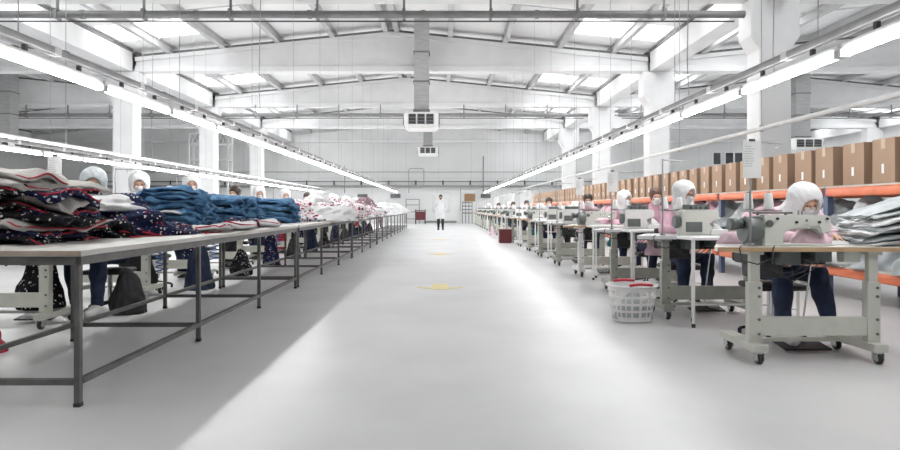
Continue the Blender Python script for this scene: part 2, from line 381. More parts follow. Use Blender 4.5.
def V3(*a): return np.array(a, np.float32)
def hand(f, wrist, fwd, up, side, curl=0.35, sc=1.0):
    """palm, four unequal bent fingers, thumb off the side of the palm; side = +1 thumb towards +cross(fwd, up)"""
    w = Vector(wrist); fwd = Vector(fwd).normalized(); up = Vector(up).normalized(); up = (up - fwd * up.dot(fwd)).normalized(); lat = fwd.cross(up).normalized() * side
    def P(a, b, c): return tuple(w + fwd * a * sc + lat * b * sc + up * c * sc)
    for b0, b1 in ((0.018, 0.030), (0.006, 0.011), (-0.007, -0.010), (-0.018, -0.029)):
        f.cone(P(0.005, b0, 0), P(0.085, b1, 0.003), 0.016 * sc, 0.0125 * sc, k=0.012)
    for b, L in ((0.033, 0.068), (0.0115, 0.078), (-0.0115, 0.073), (-0.033, 0.056)):
        a0 = P(0.083, b, 0.003); a1 = P(0.083 + L * 0.5 * math.cos(curl * 0.6), b * 1.08, 0.003 - L * 0.5 * math.sin(curl * 0.6))
        a2 = P(0.083 + L * 0.5 * math.cos(curl * 0.6) + L * 0.5 * math.cos(curl * 1.8), b * 1.1, 0.003 - L * 0.5 * math.sin(curl * 0.6) - L * 0.5 * math.sin(curl * 1.8))
        f.cone(a0, a1, 0.0098 * sc, 0.0088 * sc, k=0.004); f.cone(a1, a2, 0.0088 * sc, 0.0074 * sc, k=0.004)
    f.cone(P(0.02, 0.022, -0.004), P(0.055, 0.052, -0.014), 0.014 * sc, 0.0115 * sc, k=0.012)
    f.cone(P(0.055, 0.052, -0.014), P(0.088, 0.058, -0.02), 0.0108 * sc, 0.0085 * sc, k=0.004)

class Head:
    def __init__(s, c, pitch, yaw):
        s.c = Vector(c); s.R = Matrix.Rotation(yaw, 3, 'Z') @ Matrix.Rotation(pitch, 3, 'X')
    def p(s, x, y, z): return tuple(s.c + s.R @ Vector((x, y, z)))   # face looks along -y
    def skull(s, f, infl=0.0, k=0.03):
        f.ell(s.p(0, 0.012, 0.022), (0.074, 0.094, 0.092), k=k, infl=infl, rot=s.R)
        f.ell(s.p(0, -0.022, -0.035), (0.060, 0.070, 0.085), k=k, infl=infl, rot=s.R)
    def face(s, f):
        s.skull(f)
        f.ell(s.p(0, -0.066, -0.098), (0.026, 0.020, 0.020), k=0.03, rot=s.R)                 # chin
        for sx in (-1, 1):
            f.ell(s.p(sx * 0.034, -0.094, 0.003), (0.019, 0.012, 0.013), k=0.012, mode='sub', rot=s.R)   # eye socket
            f.ell(s.p(sx * 0.033, -0.079, 0.002), (0.014, 0.012, 0.012), k=0.004, rot=s.R)   # eyeball and lids
            f.cone(s.p(sx * 0.016, -0.090, 0.024), s.p(sx * 0.048, -0.080, 0.024), 0.008, 0.006, k=0.012)  # brow
            f.ell(s.p(sx * 0.076, 0.008, -0.008), (0.010, 0.018, 0.031), k=0.01, rot=s.R)      # ear
            f.ell(s.p(sx * 0.045, -0.066, -0.032), (0.018, 0.018, 0.018), k=0.03, rot=s.R)     # cheek
        f.cone(s.p(0, -0.088, 0.012), s.p(0, -0.112, -0.030), 0.008, 0.0125, k=0.014)          # nose
        for sx in (-1, 1): f.ell(s.p(sx * 0.011, -0.100, -0.034), (0.008, 0.009, 0.007), k=0.008)
        f.cone(s.p(-0.022, -0.086, -0.066), s.p(0.022, -0.086, -0.066), 0.0065, 0.0065, k=0.008)   # lips
        f.cone(s.p(-0.018, -0.085, -0.078), s.p(0.018, -0.085, -0.078), 0.0075, 0.0075, k=0.008)

def make_person(kind, J, head, hoodtype):
    """J: joints. Returns dict of meshes"""
    seated = kind != 'standing'
    lo, hi = J['lo'], J['hi']
    f = Field(lo, hi, J['h'])
    def trunk(f, infl=0.0, neck=True):
        f.ell(J['pelvis'], (0.165, 0.115, 0.12), k=0.05, infl=infl)
        f.cone(J['pelvis'], J['waist'], 0.115, 0.105, k=0.06, infl=infl, flat=(0.82, 1, 1))
        f.cone(J['waist'], J['chest'], 0.108, 0.122, k=0.06, infl=infl, flat=(0.78, 1, 1))
        f.cone(J['shl'], J['shr'], 0.052, 0.052, k=0.07, infl=infl)
        if neck: f.cone(J['neck0'], J['neck1'], 0.056, 0.050, k=0.03, infl=infl)
    def arms(f, infl=0.0, cuff=1.0):
        for q in ('l', 'r'):
            e, w = Vector(J['el' + q]), Vector(J['wr' + q])
            f.cone(J['sh' + q], e, 0.050, 0.040, k=0.035, infl=infl)
            f.cone(e, e.lerp(w, cuff), 0.040, 0.040 + (0.027 - 0.040) * cuff, k=0.02, infl=infl)
    def legs(f, infl=0.0, end=1.0):
        for q in ('l', 'r'):
            k_, a = Vector(J['kn' + q]), Vector(J['an' + q])
            f.cone(J['hip' + q], k_, 0.088, 0.058, k=0.04, infl=infl)
            m = k_.lerp(a, 0.35)
            f.cone(k_, m, 0.056, 0.055, k=0.03, infl=infl); f.cone(m, k_.lerp(a, end), 0.055, 0.038, k=0.03, infl=infl)
    trunk(f); arms(f); legs(f); head.face(f)
    for q in ('l', 'r'):
        hand(f, J['wr' + q], J['hf' + q], J['hu' + q], J['hs' + q], J.get('curl', 0.35))
        a, t = Vector(J['an' + q]), Vector(J['to' + q]); f.cone(a, t, 0.036, 0.028, k=0.02)
    out = {'person': f.mesh('person')}
    # jacket or coat
    f = Field(lo, hi, J['h'] * 1.35); trunk(f, 0.015, neck=False); arms(f, 0.014, 0.96)
    f.cone(J['neck0'], Vector(J['neck0']).lerp(Vector(J['neck1']), 0.35), 0.062, 0.06, k=0.04, infl=0.008)
    if seated:
        f.cone(J['pelvis'], tuple(Vector(J['pelvis']) + Vector((0, -0.12, 0.0))), 0.13, 0.12, k=0.05, flat=(0.75, 1, 1))
    else:
        for q in ('l', 'r'): f.cone(J['hip' + q], Vector(J['hip' + q]).lerp(Vector(J['kn' + q]), 0.85), 0.115, 0.12, k=0.12)
        for q in ('l', 'r'): f.cone(J['wr' + q], Vector(J['wr' + q]) + Vector(J['hf' + q]).normalized() * 0.12, 0.058, 0.07, k=0.05)
    f.wrinkle(0.0045)
    f.clip((0, 0, -1), -J['hem'])
    out['jacket' if seated else 'lab_coat'] = f.mesh('jacket')
    f = Field(lo, hi, J['h'] * 1.35); legs(f, 0.013, 0.97 if seated else 1.06); f.ell(J['pelvis'], (0.172, 0.12, 0.125), k=0.06); f.wrinkle(0.004)
    f.clip((0, 0, 1), J['hem'] + 0.10)
    out['trousers'] = f.mesh('trousers')
    # shoes, one mesh each
    for q in ('l', 'r'):
        a, t = Vector(J['an' + q]), Vector(J['to' + q]); 
        f = Field(tuple(np.minimum(a, t) - 0.1), tuple(np.maximum(a, t) + 0.1), J['h'])
        back = a + (a - t).normalized() * 0.03; back.z = min(back.z, t.z + 0.01); z = t.z
        f.cone((back.x, back.y, z + 0.002), t, 0.040, 0.038, k=0.02, flat=(1, 1, 1.15)); f.cone(a - Vector((0, 0, 0.02)), (a.x, a.y, z), 0.046, 0.04, k=0.03)
        f.cone(a - Vector((0, 0, 0.012)), t, 0.043, 0.037, k=0.02)
        f.clip((0, 0, -1), -(z - 0.038))
        out['shoe_' + q] = f.mesh('shoe')
    lo2 = [head.c[i] - 0.24 for i in range(3)]; hi2 = [head.c[i] + 0.2 for i in range(3)]; lo2[2] -= 0.06
    if hoodtype == 'hood':
        f = Field(lo2, hi2, J['h']); head.skull(f, 0.026, k=0.05)
        f.ell(head.p(0, 0.025, 0.03), (0.112, 0.122, 0.104), k=0.04, rot=head.R)
        f.cone(head.p(0, 0.0, -0.06), J['neck0'], 0.088, 0.10, k=0.07)
        f.cone(tuple(Vector(J['neck0']) + Vector((0, -0.0, 0.0))), tuple(Vector(J['neck0']) + Vector((0, -0.02, -0.03))), 0.098, 0.125, k=0.07, flat=(0.85, 1, 1.3))
        f.wrinkle(0.0025, 1.3)
        f.ell(head.p(0, -0.112, -0.024), (0.068, 0.078, 0.090), k=0.014, mode='sub', rot=head.R)
        out['hood'] = f.mesh('hood')
    else:
        f = Field(lo2, hi2, J['h']); head.skull(f, 0.013, k=0.03)
        f.ell(head.p(0, 0.03, 0.05), (0.088, 0.095, 0.080), k=0.03, rot=head.R)
        if hoodtype == 'hair_tied': f.ell(head.p(0, 0.125, 0.0), (0.035, 0.045, 0.04), k=0.02, rot=head.R); f.cone(head.p(0, 0.13, -0.01), head.p(0.0, 0.14, -0.12), 0.03, 0.015, k=0.02)
        f.wrinkle(0.003, 3.0)
        f.ell(head.p(0, -0.105, -0.06), (0.072, 0.085, 0.108), k=0.02, mode='sub', rot=head.R)
        f.ell(head.p(0, -0.0, -0.14), (0.12, 0.10, 0.10), k=0.02, mode='sub', rot=head.R)
        out['hair'] = f.mesh('hair')
    if kind != 'standing':
        f = Field(lo2, hi2, J['h'] * 0.8); head.skull(f, 0.009, k=0.03); f.cone(head.p(0, -0.088, -0.004), head.p(0, -0.110, -0.034), 0.017, 0.022, k=0.035)
        f.ell(head.p(0, -0.066, -0.092), (0.040, 0.036, 0.034), k=0.04, rot=head.R)
        n = head.R @ Vector((0, 1, 0)); f.clip(n, n.dot(head.c) - 0.02)
        n = (head.R @ Vector((0, -0.12, 1))).normalized(); f.clip(n, n.dot(head.c) - 0.002)
        n = head.R @ Vector((0, 0, -1)); f.clip(n, n.dot(head.c) + 0.118)
        out['face_mask'] = f.mesh('face_mask')
    else:
        f = Field(lo2, hi2, J['h']); head.skull(f, 0.006, k=0.03); f.ell(head.p(0, -0.062, -0.098), (0.034, 0.03, 0.028), k=0.03, rot=head.R)
        n = head.R @ Vector((0, 1, 0)); f.clip(n, n.dot(head.c) - 0.0)
        n = head.R @ Vector((0, 0.5, 1)).normalized(); f.clip(n, n.dot(head.c) - 0.082)
        out['beard'] = f.mesh('beard')
    out['eyes'] = [head.p(sx * 0.033, -0.0885, 0.001) for sx in (-1, 1)]
    return out

def assemble(ms, mats, label, cat='person', group=None):
    o = link('person', ms['person'], mats['skin']); tag(o, label, cat, group)
    for key, nm in (('jacket', 'jacket'), ('lab_coat', 'lab_coat'), ('trousers', 'trousers'), ('hood', 'hood'), ('hair', 'hair'), ('face_mask', 'face_mask'), ('beard', 'beard'), ('shoe_l', 'shoe'), ('shoe_r', 'shoe')):
        if key in ms: link(nm, ms[key], mats[nm], o)
    for e in ms['eyes']: MB().sph(e, 0.0065, n=6).build('eye', M['eye'], o, smooth='all')
    return o

# seated at a machine, facing -y; seat centre at the origin
def seated(headyaw, pitch, lean, hl, hr):
    return dict(lo=(-0.5, -0.82, 0.0), hi=(0.5, 0.26, 1.52), h=0.0065,
        pelvis=(0, 0.02, 0.60), waist=(0.3 * lean, -0.02, 0.80), chest=(0.7 * lean, -0.085, 1.0), neck0=(lean, -0.13, 1.12), neck1=(1.1 * lean, -0.175, 1.19),
        shl=(-0.165 + lean, -0.115, 1.08), shr=(0.165 + lean, -0.115, 1.08),
        ell=(-0.27 + lean * 0.6, -0.27, 0.865), elr=(0.27 + lean * 0.6, -0.27, 0.865), wrl=hl, wrr=hr,
        hfl=(0.25, -0.95, -0.08), hfr=(-0.25, -0.95, -0.08), hul=(0, 0, 1), hur=(0, 0, 1), hsl=-1, hsr=1, curl=0.22,
        hipl=(-0.09, 0, 0.58), hipr=(0.09, 0, 0.58), knl=(-0.13, -0.40, 0.575), knr=(0.13, -0.41, 0.575), anl=(-0.11, -0.36, 0.125), anr=(0.12, -0.42, 0.125),
        tol=(-0.12, -0.50, 0.075), tor=(0.13, -0.56, 0.075), hem=0.52)
J1 = seated(0, 0, 0.05, (-0.12, -0.50, 0.858), (0.20, -0.50, 0.858))
J1.update(chest=(0.035, -0.13, 0.955), neck0=(0.05, -0.225, 1.035), neck1=(0.055, -0.275, 1.085), shl=(-0.12, -0.185, 1.00), shr=(0.22, -0.185, 1.00), ell=(-0.24, -0.30, 0.85), elr=(0.33, -0.28, 0.85))
J1.update(knl=(-0.15, -0.40, 0.575), knr=(0.11, -0.41, 0.565), anl=(-0.15, -0.40, 0.125), anr=(0.26, -0.36, 0.125), tol=(-0.15, -0.54, 0.075), tor=(0.30, -0.49, 0.075))
H1 = Head((0.06, -0.335, 1.130), R(28), R(4))
J2 = seated(0, 0, -0.03, (-0.20, -0.46, 0.885), (0.07, -0.50, 0.885))
H2 = Head((-0.04, -0.205, 1.285), R(16), R(26))
H3 = Head((0.0, -0.21, 1.285), R(10), R(-10))
J3 = seated(0, 0, 0.0, (-0.12, -0.50, 0.885), (0.18, -0.47, 0.885))
JM = dict(lo=(-0.45, -0.32, -0.02), hi=(0.45, 0.3, 1.82), h=0.008,
    pelvis=(0, 0, 0.93), waist=(0, 0.0, 1.10), chest=(0, 0.0, 1.28), neck0=(0, 0.02, 1.45), neck1=(0, 0.0, 1.53), shl=(-0.175, 0.01, 1.41), shr=(0.175, 0.01, 1.41),
    ell=(-0.29, 0.06, 1.14), elr=(0.29, 0.06, 1.14), wrl=(-0.19, -0.085, 0.97), wrr=(0.19, -0.085, 0.97),
    hfl=(0.45, 0.35, -0.8), hfr=(-0.45, 0.35, -0.8), hul=(0, -1, 0.1), hur=(0, -1, 0.1), hsl=-1, hsr=1, curl=0.3,
    hipl=(-0.09, 0, 0.90), hipr=(0.09, 0, 0.90), knl=(-0.10, -0.01, 0.50), knr=(0.10, -0.01, 0.50), anl=(-0.11, 0.02, 0.10), anr=(0.11, 0.02, 0.10),
    tol=(-0.13, -0.13, 0.04), tor=(0.13, -0.13, 0.04), hem=0.56)
HM = Head((0, -0.02, 1.635), R(3), 0)

# ---------------------------------------------------------------- cloth
def folded(w, d, t, seed, amp=0.02, droop=0.02, plies=3, wr=1.0, nx=30, ny=26):
    """a folded garment: soft slab with rounded fold edges, plies and wrinkles"""
    rnd = random.Random(seed); off = Vector((rnd.uniform(0, 50), rnd.uniform(0, 50), rnd.uniform(0, 50)))
    bm = bmesh.new(); rings = []; m = 26
    for j in range(ny + 1):
        v = j / ny * 2 - 1; sh = (max(0.0, 1 - abs(v) ** 7)) ** 0.35 * 0.98 + 0.02
        ring = []
        for i in range(m * 2):
            a = 2 * PI * i / (m * 2); c, s_ = math.cos(a), math.sin(a)
            ex = math.copysign(abs(c) ** 0.28, c); ez = math.copysign(abs(s_) ** 0.7, s_)
            x = ex * w / 2; z = ez * t / 2 * sh; y = v * d / 2
            if abs(c) > 0.80 or abs(v) > 0.93:
                k = 1 - 0.035 * (0.5 + 0.5 * math.cos(plies * 2 * PI * (z / t + 0.5))); x *= k
            p = Vector((x, y, z))
            n1 = noise.noise_vector((p * 3.2 * wr + off)); n2 = noise.noise((p * 11 * wr + off)); n3 = noise.noise(Vector((x * 7 * wr, y * 3 * wr, 0)) + off)
            x += n1.x * amp * 1.3; y += n1.y * amp * 1.3
            wq = p * 4.0 * wr + off + n1 * 0.7; rg_ = ridge(Vector((wq.x * 0.8, wq.y, wq.z * 2)), 1.6) - 0.4
            z += n3 * amp * 0.9 + n2 * amp * 0.3 + n1.z * amp * 0.5 + rg_ * amp * 0.55
            if abs(c) > 0.75: x += math.copysign(rg_ * amp * 0.7, c)
            y += math.copysign(rg_ * amp * 0.7, v) if abs(v) > 0.8 else 0
            z -= droop * (abs(2 * x / w) ** 3)
            ring.append(bm.verts.new((x, y, z)))
        rings.append(ring)
    n = m * 2
    for j in range(ny):
        for i in range(n): bm.faces.new((rings[j][i], rings[j][(i + 1) % n], rings[j + 1][(i + 1) % n], rings[j + 1][i]))
    bm.faces.new(rings[0][::-1]); bm.faces.new(rings[-1]); bmesh.ops.recalc_face_normals(bm, faces=bm.faces[:])
    for _ in range(2): bmesh.ops.smooth_vert(bm, verts=bm.verts[:], factor=0.5, use_axis_x=True, use_axis_y=True, use_axis_z=True)
    me = bpy.data.meshes.new('garment'); bm.to_mesh(me); bm.free()
    me.polygons.foreach_set('use_smooth', [True] * len(me.polygons))
    vv = [v.co.copy() for v in me.vertices]
    path = [vv[n + i] for i in range(m - 3, 1, -1)] + [vv[j * n + 2] for j in range(2, ny - 1)]   # along the front and one side edge
    for _ in range(4): path = [path[0]] + [(path[i - 1] + path[i] * 2 + path[i + 1]) / 4 for i in range(1, len(path) - 1)] + [path[-1]]
    return me, path

def ridge(q, s):
    v = 1 - min(1.0, abs(noise.noise(q * s)) * 2.2)
    return v * v * (3 - 2 * v)
def crumple(rx, ry, rz, seed, rough=0.28, sub=5, folds=1.0):
    """a heaped garment: creased, flat-bottomed heap of cloth; base at z = 0"""
    rnd = random.Random(seed); off = Vector([rnd.uniform(0, 90) for _ in range(3)])
    an = Vector((rnd.uniform(0.6, 1.0), rnd.uniform(0.6, 1.0), rnd.uniform(1.2, 1.9)))
    bm = bmesh.new(); bmesh.ops.create_icosphere(bm, subdivisions=sub, radius=1.0)
    for v in bm.verts:
        p = v.co.normalized(); q = Vector((p.x * an.x, p.y * an.y, p.z * an.z)) + off
        wq = q + noise.noise_vector(q * 1.6) * 0.55
        r = 0.82 + rough * 1.1 * noise.noise(q * 1.25) + rough * 0.7 * ridge(wq, 1.9 * folds) + rough * 0.5 * ridge(wq, 3.9 * folds) + rough * 0.22 * ridge(wq, 8.0 * folds)
        z = p.z * r
        k = 1.0 + (0.30 * (1 - abs(p.z)) * (0.5 + noise.noise(q * 2.2)) if p.z < 0.35 else 0)
        v.co = Vector((p.x * r * k * rx, p.y * r * k * ry, max(0.0, z * rz + rz * 0.03)))
    for _ in range(3 if sub > 4 else 1): bmesh.ops.smooth_vert(bm, verts=bm.verts[:], factor=0.5, use_axis_x=True, use_axis_y=True, use_axis_z=True)
    me = bpy.data.meshes.new('garment'); bm.to_mesh(me); bm.free()
    me.polygons.foreach_set('use_smooth', [True] * len(me.polygons)); return me

def trim_along(pts, r=0.006):
    return MB().tube(pts, r, n=6)
# ---------------------------------------------------------------- camera, sky
cam = bpy.data.cameras.new('camera'); co = bpy.data.objects.new('camera', cam); COL.objects.link(co)
co.location = (0, 0, 1.07); co.rotation_euler = (R(90), 0, 0)
cam.sensor_width = 36; cam.lens = 590 / 900 * 36; cam.shift_x = 7 / 900; cam.shift_y = -16.5 / 900; cam.clip_end = 300; cam.clip_start = 0.05
S.camera = co
w = bpy.data.worlds.new('sky'); w.use_nodes = True; S.world = w
w.node_tree.nodes['Background'].inputs['Color'].default_value = (1, 1, 1, 1); w.node_tree.nodes['Background'].inputs['Strength'].default_value = SKY
S.view_settings.view_transform = 'Standard'; S.view_settings.look = 'None'; S.view_settings.gamma = 1; S.view_settings.use_curve_mapping = False
S.view_settings.exposure = EXPO
S.cycles.use_denoising = True
S.cycles.max_bounces = 8; S.cycles.diffuse_bounces = 5; S.cycles.transparent_max_bounces = 8; S.cycles.sample_clamp_indirect = 6

# ---------------------------------------------------------------- the hall
XL, XR, RIDGE = -11.35, 7.67, -1.84
BAY = 19.02
YB = 43.5
YN = -7.0
FRAMES = [6.5, 13.9, 21.2, 28.6, 36.0]
BOT, EAVE, RISE = 5.95, 6.42, 0.1
LINES = [XL - BAY, XL, XR, XR + BAY]
def topz(x, rg): return EAVE + 9.51 * RISE - abs(x - rg) * RISE
struct(MB().rng(LINES[0], LINES[3], YN, YB + 0.3, -0.2, 0).build('floor', M['floor']))
# back wall: plinth below, cladding above, a ledge between
struct(MB().rng(LINES[0], LINES[3], YB + 0.02, YB + 0.4, 2.72, 9.0).build('wall_back', M['wall']))
struct(MB().rng(LINES[0], LINES[3], YB + 0.14, YB + 0.42, 0, 2.72).build('wall_back_plinth', M['plinth']))
struct(MB().rng(LINES[0], LINES[3], YB - 0.12, YB + 0.14, 2.62, 2.78, bev=0.01).build('trim_1', M['trunk']))
struct(MB().rng(-1.4, 1.0, YB + 0.06, YB + 0.14, 0, 0.17).build('baseboard_back', M['trunk']))
struct(MB().rng(LINES[0], LINES[3], YN - 0.3, YN, 0, 9.0).build('wall_front', M['wall']))
struct(MB().rng(LINES[0] - 0.3, LINES[0], YN, YB + 0.3, 0, 7.2).build('wall_left', M['wall']))
struct(MB().rng(LINES[3], LINES[3] + 0.3, YN, YB + 0.3, 0, 7.2).build('wall_right', M['wall']))

# roof sheets with cross strips of rooflight; each slope one sheet
STRIPS = [(-4.0, -2.4), (4.4, 5.6), (11.2, 12.6), (14.4, 16.2), (18.5, 20.1), (22.4, 24.2), (26.0, 27.6), (29.8, 31.1), (33.4, 35.0), (37.4, 38.5), (40.2, 41.6)]
ADDED = (14.4, 22.4, 29.8, 37.4)  # full-length rooflights out of view, added to brighten the hall
wn = 0
for b in range(3):
    rg = LINES[b] + BAY / 2
    for sgn in (-1, 1):
        x0, x1 = rg, rg + sgn * BAY / 2
        z0 = topz(rg, rg) + 0.30; z1 = topz(x1, rg) + 0.30
        ys = [YN] + [v for s_ in STRIPS for v in s_] + [YB + 0.3]
        mb = MB()
        def slab(mb, ya, yb, xa, xb, t=0.06):
            za = z0 + (z1 - z0) * (xa - x0) / (x1 - x0); zb = z0 + (z1 - z0) * (xb - x0) / (x1 - x0)
            mb.prism([(xa, za), (xb, zb), (xb, zb + t), (xa, za + t)], ya, yb)
        for i in range(0, len(ys), 2): slab(mb, ys[i], ys[i + 1], x0, x1)
        xs, xe = rg + sgn * 6.15, rg + sgn * 9.1
        for a, c in STRIPS:
            if b == 0 and not (a in ADDED and (sgn > 0 or a in (14.4, 29.8))):
                slab(mb, a, c, x0, x1); continue
            xs = rg + sgn * (1.0 if a in ADDED else 6.15)
            slab(mb, a, c, x0, xs); slab(mb, a, c, xe, x1)
        struct(mb.build('ceiling', M['roof'], smooth=None))
        for a, c in STRIPS:
            if b == 0 and not (a in ADDED and (sgn > 0 or a in (14.4, 29.8))): continue
            xs = rg + sgn * (1.0 if a in ADDED else 6.15)
            wn += 1; m2 = MB(); slab(m2, a, c, xs, xe, 0.012)
            struct(m2.build('window_%d' % wn, M['skylight'], smooth=None))  # real rooflights and the added unseen ones share this name
# girders: I shaped, tapering to the eaves
def girder(b, y):
    rg = LINES[b] + BAY / 2; h = BAY / 2 - 0.38
    mb = MB(); zt, ze = topz(rg, rg), topz(rg + h, rg)
    mb.prism([(rg - h, BOT + 0.05), (rg + h, BOT + 0.05), (rg + h, ze - 0.03), (rg, zt - 0.03), (rg - h, ze - 0.03)], y - 0.1, y + 0.1)
    mb.rng(rg - h, rg + h, y - 0.22, y + 0.22, BOT, BOT + 0.2, bev=0.03)
    mb.prism([(rg - h, ze - 0.14), (rg, zt - 0.14), (rg + h, ze - 0.14), (rg + h, ze), (rg, zt), (rg - h, ze)], y - 0.2, y + 0.2)
    return mb
for b in range(3):
    g0 = girder(b, 0).build('roof_beam', M['concrete'], smooth=None); struct(g0); g0.location.y = FRAMES[0]
    for y in FRAMES[1:] + [YB + 0.01]:
        g = g0.copy(); COL.objects.link(g); g.location.y = y if y < YB else YB + 0.08
# purlins, along the hall, on the girders
for b in range(3):
    rg = LINES[b] + BAY / 2
    for dx in (0.2, 2.1, 4.05, 6.0, 7.9):
        for sgn in (-1, 1):
            x = rg + sgn * dx; z = topz(x, rg)
            mb = MB(); mb.rng(x - 0.02, x + 0.02, YN, YB, z + 0.02, z + 0.27); mb.rng(x - 0.09, x + 0.09, YN, YB, z + 0.005, z + 0.035); mb.rng(x - 0.09, x + 0.09, YN, YB, z + 0.255, z + 0.285)
            struct(mb.build('purlin', M['purlin'], smooth=None))
# dark strips painting the shadow gap above the girders, tie rods between the purlins
def shade_strip(b):
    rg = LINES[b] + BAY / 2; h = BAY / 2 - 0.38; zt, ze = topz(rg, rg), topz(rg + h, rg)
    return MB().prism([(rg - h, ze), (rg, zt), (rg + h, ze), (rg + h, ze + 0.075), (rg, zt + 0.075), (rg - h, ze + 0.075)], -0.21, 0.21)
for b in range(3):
    f0 = struct(shade_strip(b).build('beam_shade_strip', M['shade_strip'], smooth=None)); f0.location.y = FRAMES[0]
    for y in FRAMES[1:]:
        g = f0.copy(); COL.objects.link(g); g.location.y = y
    rg = LINES[b] + BAY / 2
    t0 = struct(MB().cyl((rg - 8, 0, topz(rg - 8, rg) + 0.12), (rg, 0, topz(rg, rg) + 0.12), 0.022, n=8).cyl((rg, 0, topz(rg, rg) + 0.12), (rg + 8, 0, topz(rg + 8, rg) + 0.12), 0.022, n=8).build('purlin_tie_rod', M['purlin'])); t0.location.y = 17.4
    for y in (25.2, 32.4, 39.8):
        g = t0.copy(); COL.objects.link(g); g.location.y = y
# columns with flared heads, gutter beams between them
mb = MB()
mb.prism([(-0.36, 0), (0.36, 0), (0.36, 4.75), (0.56, 5.05), (0.56, BOT - 0.02), (-0.56, BOT - 0.02), (-0.56, 5.05), (-0.36, 4.75)], -0.3, 0.3, bev=0.015)
c0 = mb.build('column', M['concrete'], smooth=None); struct(c0); c0.location = (XR, FRAMES[0], 0)
mb = MB(); mb.prism([(-0.30, BOT), (0.30, BOT), (0.30, 6.62), (0.22, 6.62), (0.16, BOT + 0.2), (-0.16, BOT + 0.2), (-0.22, 6.62), (-0.30, 6.62)], 0.25, 7.1)
gb0 = mb.build('gutter_beam', M['concrete'], smooth=None); struct(gb0); gb0.location = (XR, FRAMES[0], 0)
gf0 = struct(MB().rng(-0.33, -0.2, 0.25, 7.1, 6.62, 6.72).rng(0.2, 0.33, 0.25, 7.1, 6.62, 6.72).build('gutter_shade_strip', M['shade_strip'], smooth=None)); gf0.location = (XR, FRAMES[0], 0)  # dark strips painting the shade line between gutter beam and roof
first = True
for x in LINES:
    for i, y in enumerate([-0.9] + FRAMES):
        if not (x == XR and y == FRAMES[0]):
            c = c0.copy(); COL.objects.link(c); c.location = (x + (0.45 if x == LINES[0] else -0.45 if x == LINES[3] else 0), y, 0)
            c = gb0.copy(); COL.objects.link(c); c.location = (x, y, 0)
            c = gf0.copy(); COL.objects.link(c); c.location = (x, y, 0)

# back wall fittings in the setting
for k, (x0, x1) in enumerate(((19.85, 20.5), (20.75, 22.1), (22.25, 22.9))):
    wn += 1
    o = MB().rng(x0, x1, YB - 0.06, YB + 0.05, 4.25, 5.25, bev=0.02).build('window_%d' % wn, M['white']); struct(o)
    n = 2 if x1 - x0 > 1 else 1
    for j in range(n):
        w_ = (x1 - x0) / n
        struct(MB().rng(x0 + j * w_ + 0.07, x0 + (j + 1) * w_ - 0.07, YB - 0.075, YB - 0.05, 4.33, 5.17).build('window_%d_pane' % wn, M['glass'], o))
o = MB().rng(-0.72, 0.42, YB + 0.08, YB + 0.13, 0.85, 2.0, bev=0.01).build('wall_panel', M['white'])
tag(o, 'plain white framed panel on the back wall behind the man in the white coat', 'panel')
MB().rng(-0.80, 0.50, YB + 0.09, YB + 0.14, 0.77, 2.08, bev=0.01).build('frame', M['whitepipe'], o)

# wall vents
for i, (x, lab) in enumerate(((-5.95, 'dark slotted wall vent above the white cloth heaps, second along from the cart'), (-3.5, 'dark slotted wall vent just under the end of the lamp row over the steel tables'), (3.15, 'dark slotted wall vent under the end of the lamp row over the sewing machines'))):
    o = MB().rng(x - 0.36, x + 0.36, YB - 0.02, YB + 0.15, 1.86, 2.13, bev=0.01).build('wall_vent', M['dark']); tag(o, lab, 'vent', 'dark wall vents on the back wall')
    m2 = MB()
    for k in range(4): m2.box((x, YB - 0.03, 1.90 + k * 0.06), (0.66, 0.012, 0.012))
    m2.build('louvre', M['purlin'], o)

# pipes
def steel_pipe(y, x0, x1, rods, label):
    o = MB().cyl((x0, y, 5.55), (x1, y, 5.55), 0.085, n=14).build('steel_pipe', M['pipe']); tag(o, label, 'pipe', 'grey steel pipes hung under the roof beams')
    for x in rods:
        MB().rng(x - 0.025, x + 0.025, y - 0.02, y + 0.02, 5.5, BOT + (0.25 if y < 20 else 0.1)).rng(x - 0.035, x + 0.035, y - 0.1, y + 0.1, 5.44, 5.66).build('hanger', M['pipe'], o)
    x = x0 + 0.9
    while x < x1 - 0.3:
        MB().cyl((x, y, 5.55), (x + 0.09, y, 5.55), 0.102, n=14).build('coupling', M['pipe'], o); x += 2.62
    MB().cyl((x0 + 0.2, y + 0.06, 5.41), (x1 - 0.2, y + 0.06, 5.41), 0.018, n=8).build('cable', M['clamp'], o)
steel_pipe(13.62, -14.5, 6.95, [-8.9, -6.9, -4.9, -2.9, -0.9, 1.1, 3.1, 5.1], 'thick grey steel pipe hung across the top of the hall in front of the roof')
steel_pipe(28.3, -10.6, 6.95, [-9 + 2 * i for i in range(8)], 'thin looking distant grey pipe hung across the middle bay at roof beam height')
steel_pipe(28.31, -29.5, -12.1, [-28 + 2 * i for i in range(8)], 'grey pipe hung across the side bay beyond the columns by the denim stacks')
steel_pipe(28.29, 8.4, 26, [9.5 + 2 * i for i in range(8)], 'grey pipe hung across the side bay beyond the stacked cartons')
def run_pipe(name, pts, r, m, label, group=None, clip=None):
    o = MB().tube(pts, r, n=10).build(name, M[m], smooth='all'); tag(o, label, 'pipe', group)
    return o
o = run_pipe('white_pipe', [(5.3, -2, 2.40), (5.3, 42.8, 2.40)], 0.038, 'whitepipe', 'long white pipe running above the row of cartons')
for i in range(12): MB().rng(5.27, 5.33, 3 + 3.4 * i, 3.04 + 3.4 * i, 2.35, 2.46).rng(5.295, 5.305, 3.015 + 3.4 * i, 3.025 + 3.4 * i, 2.4, 6.8).build('hanger', M['wire'], o)
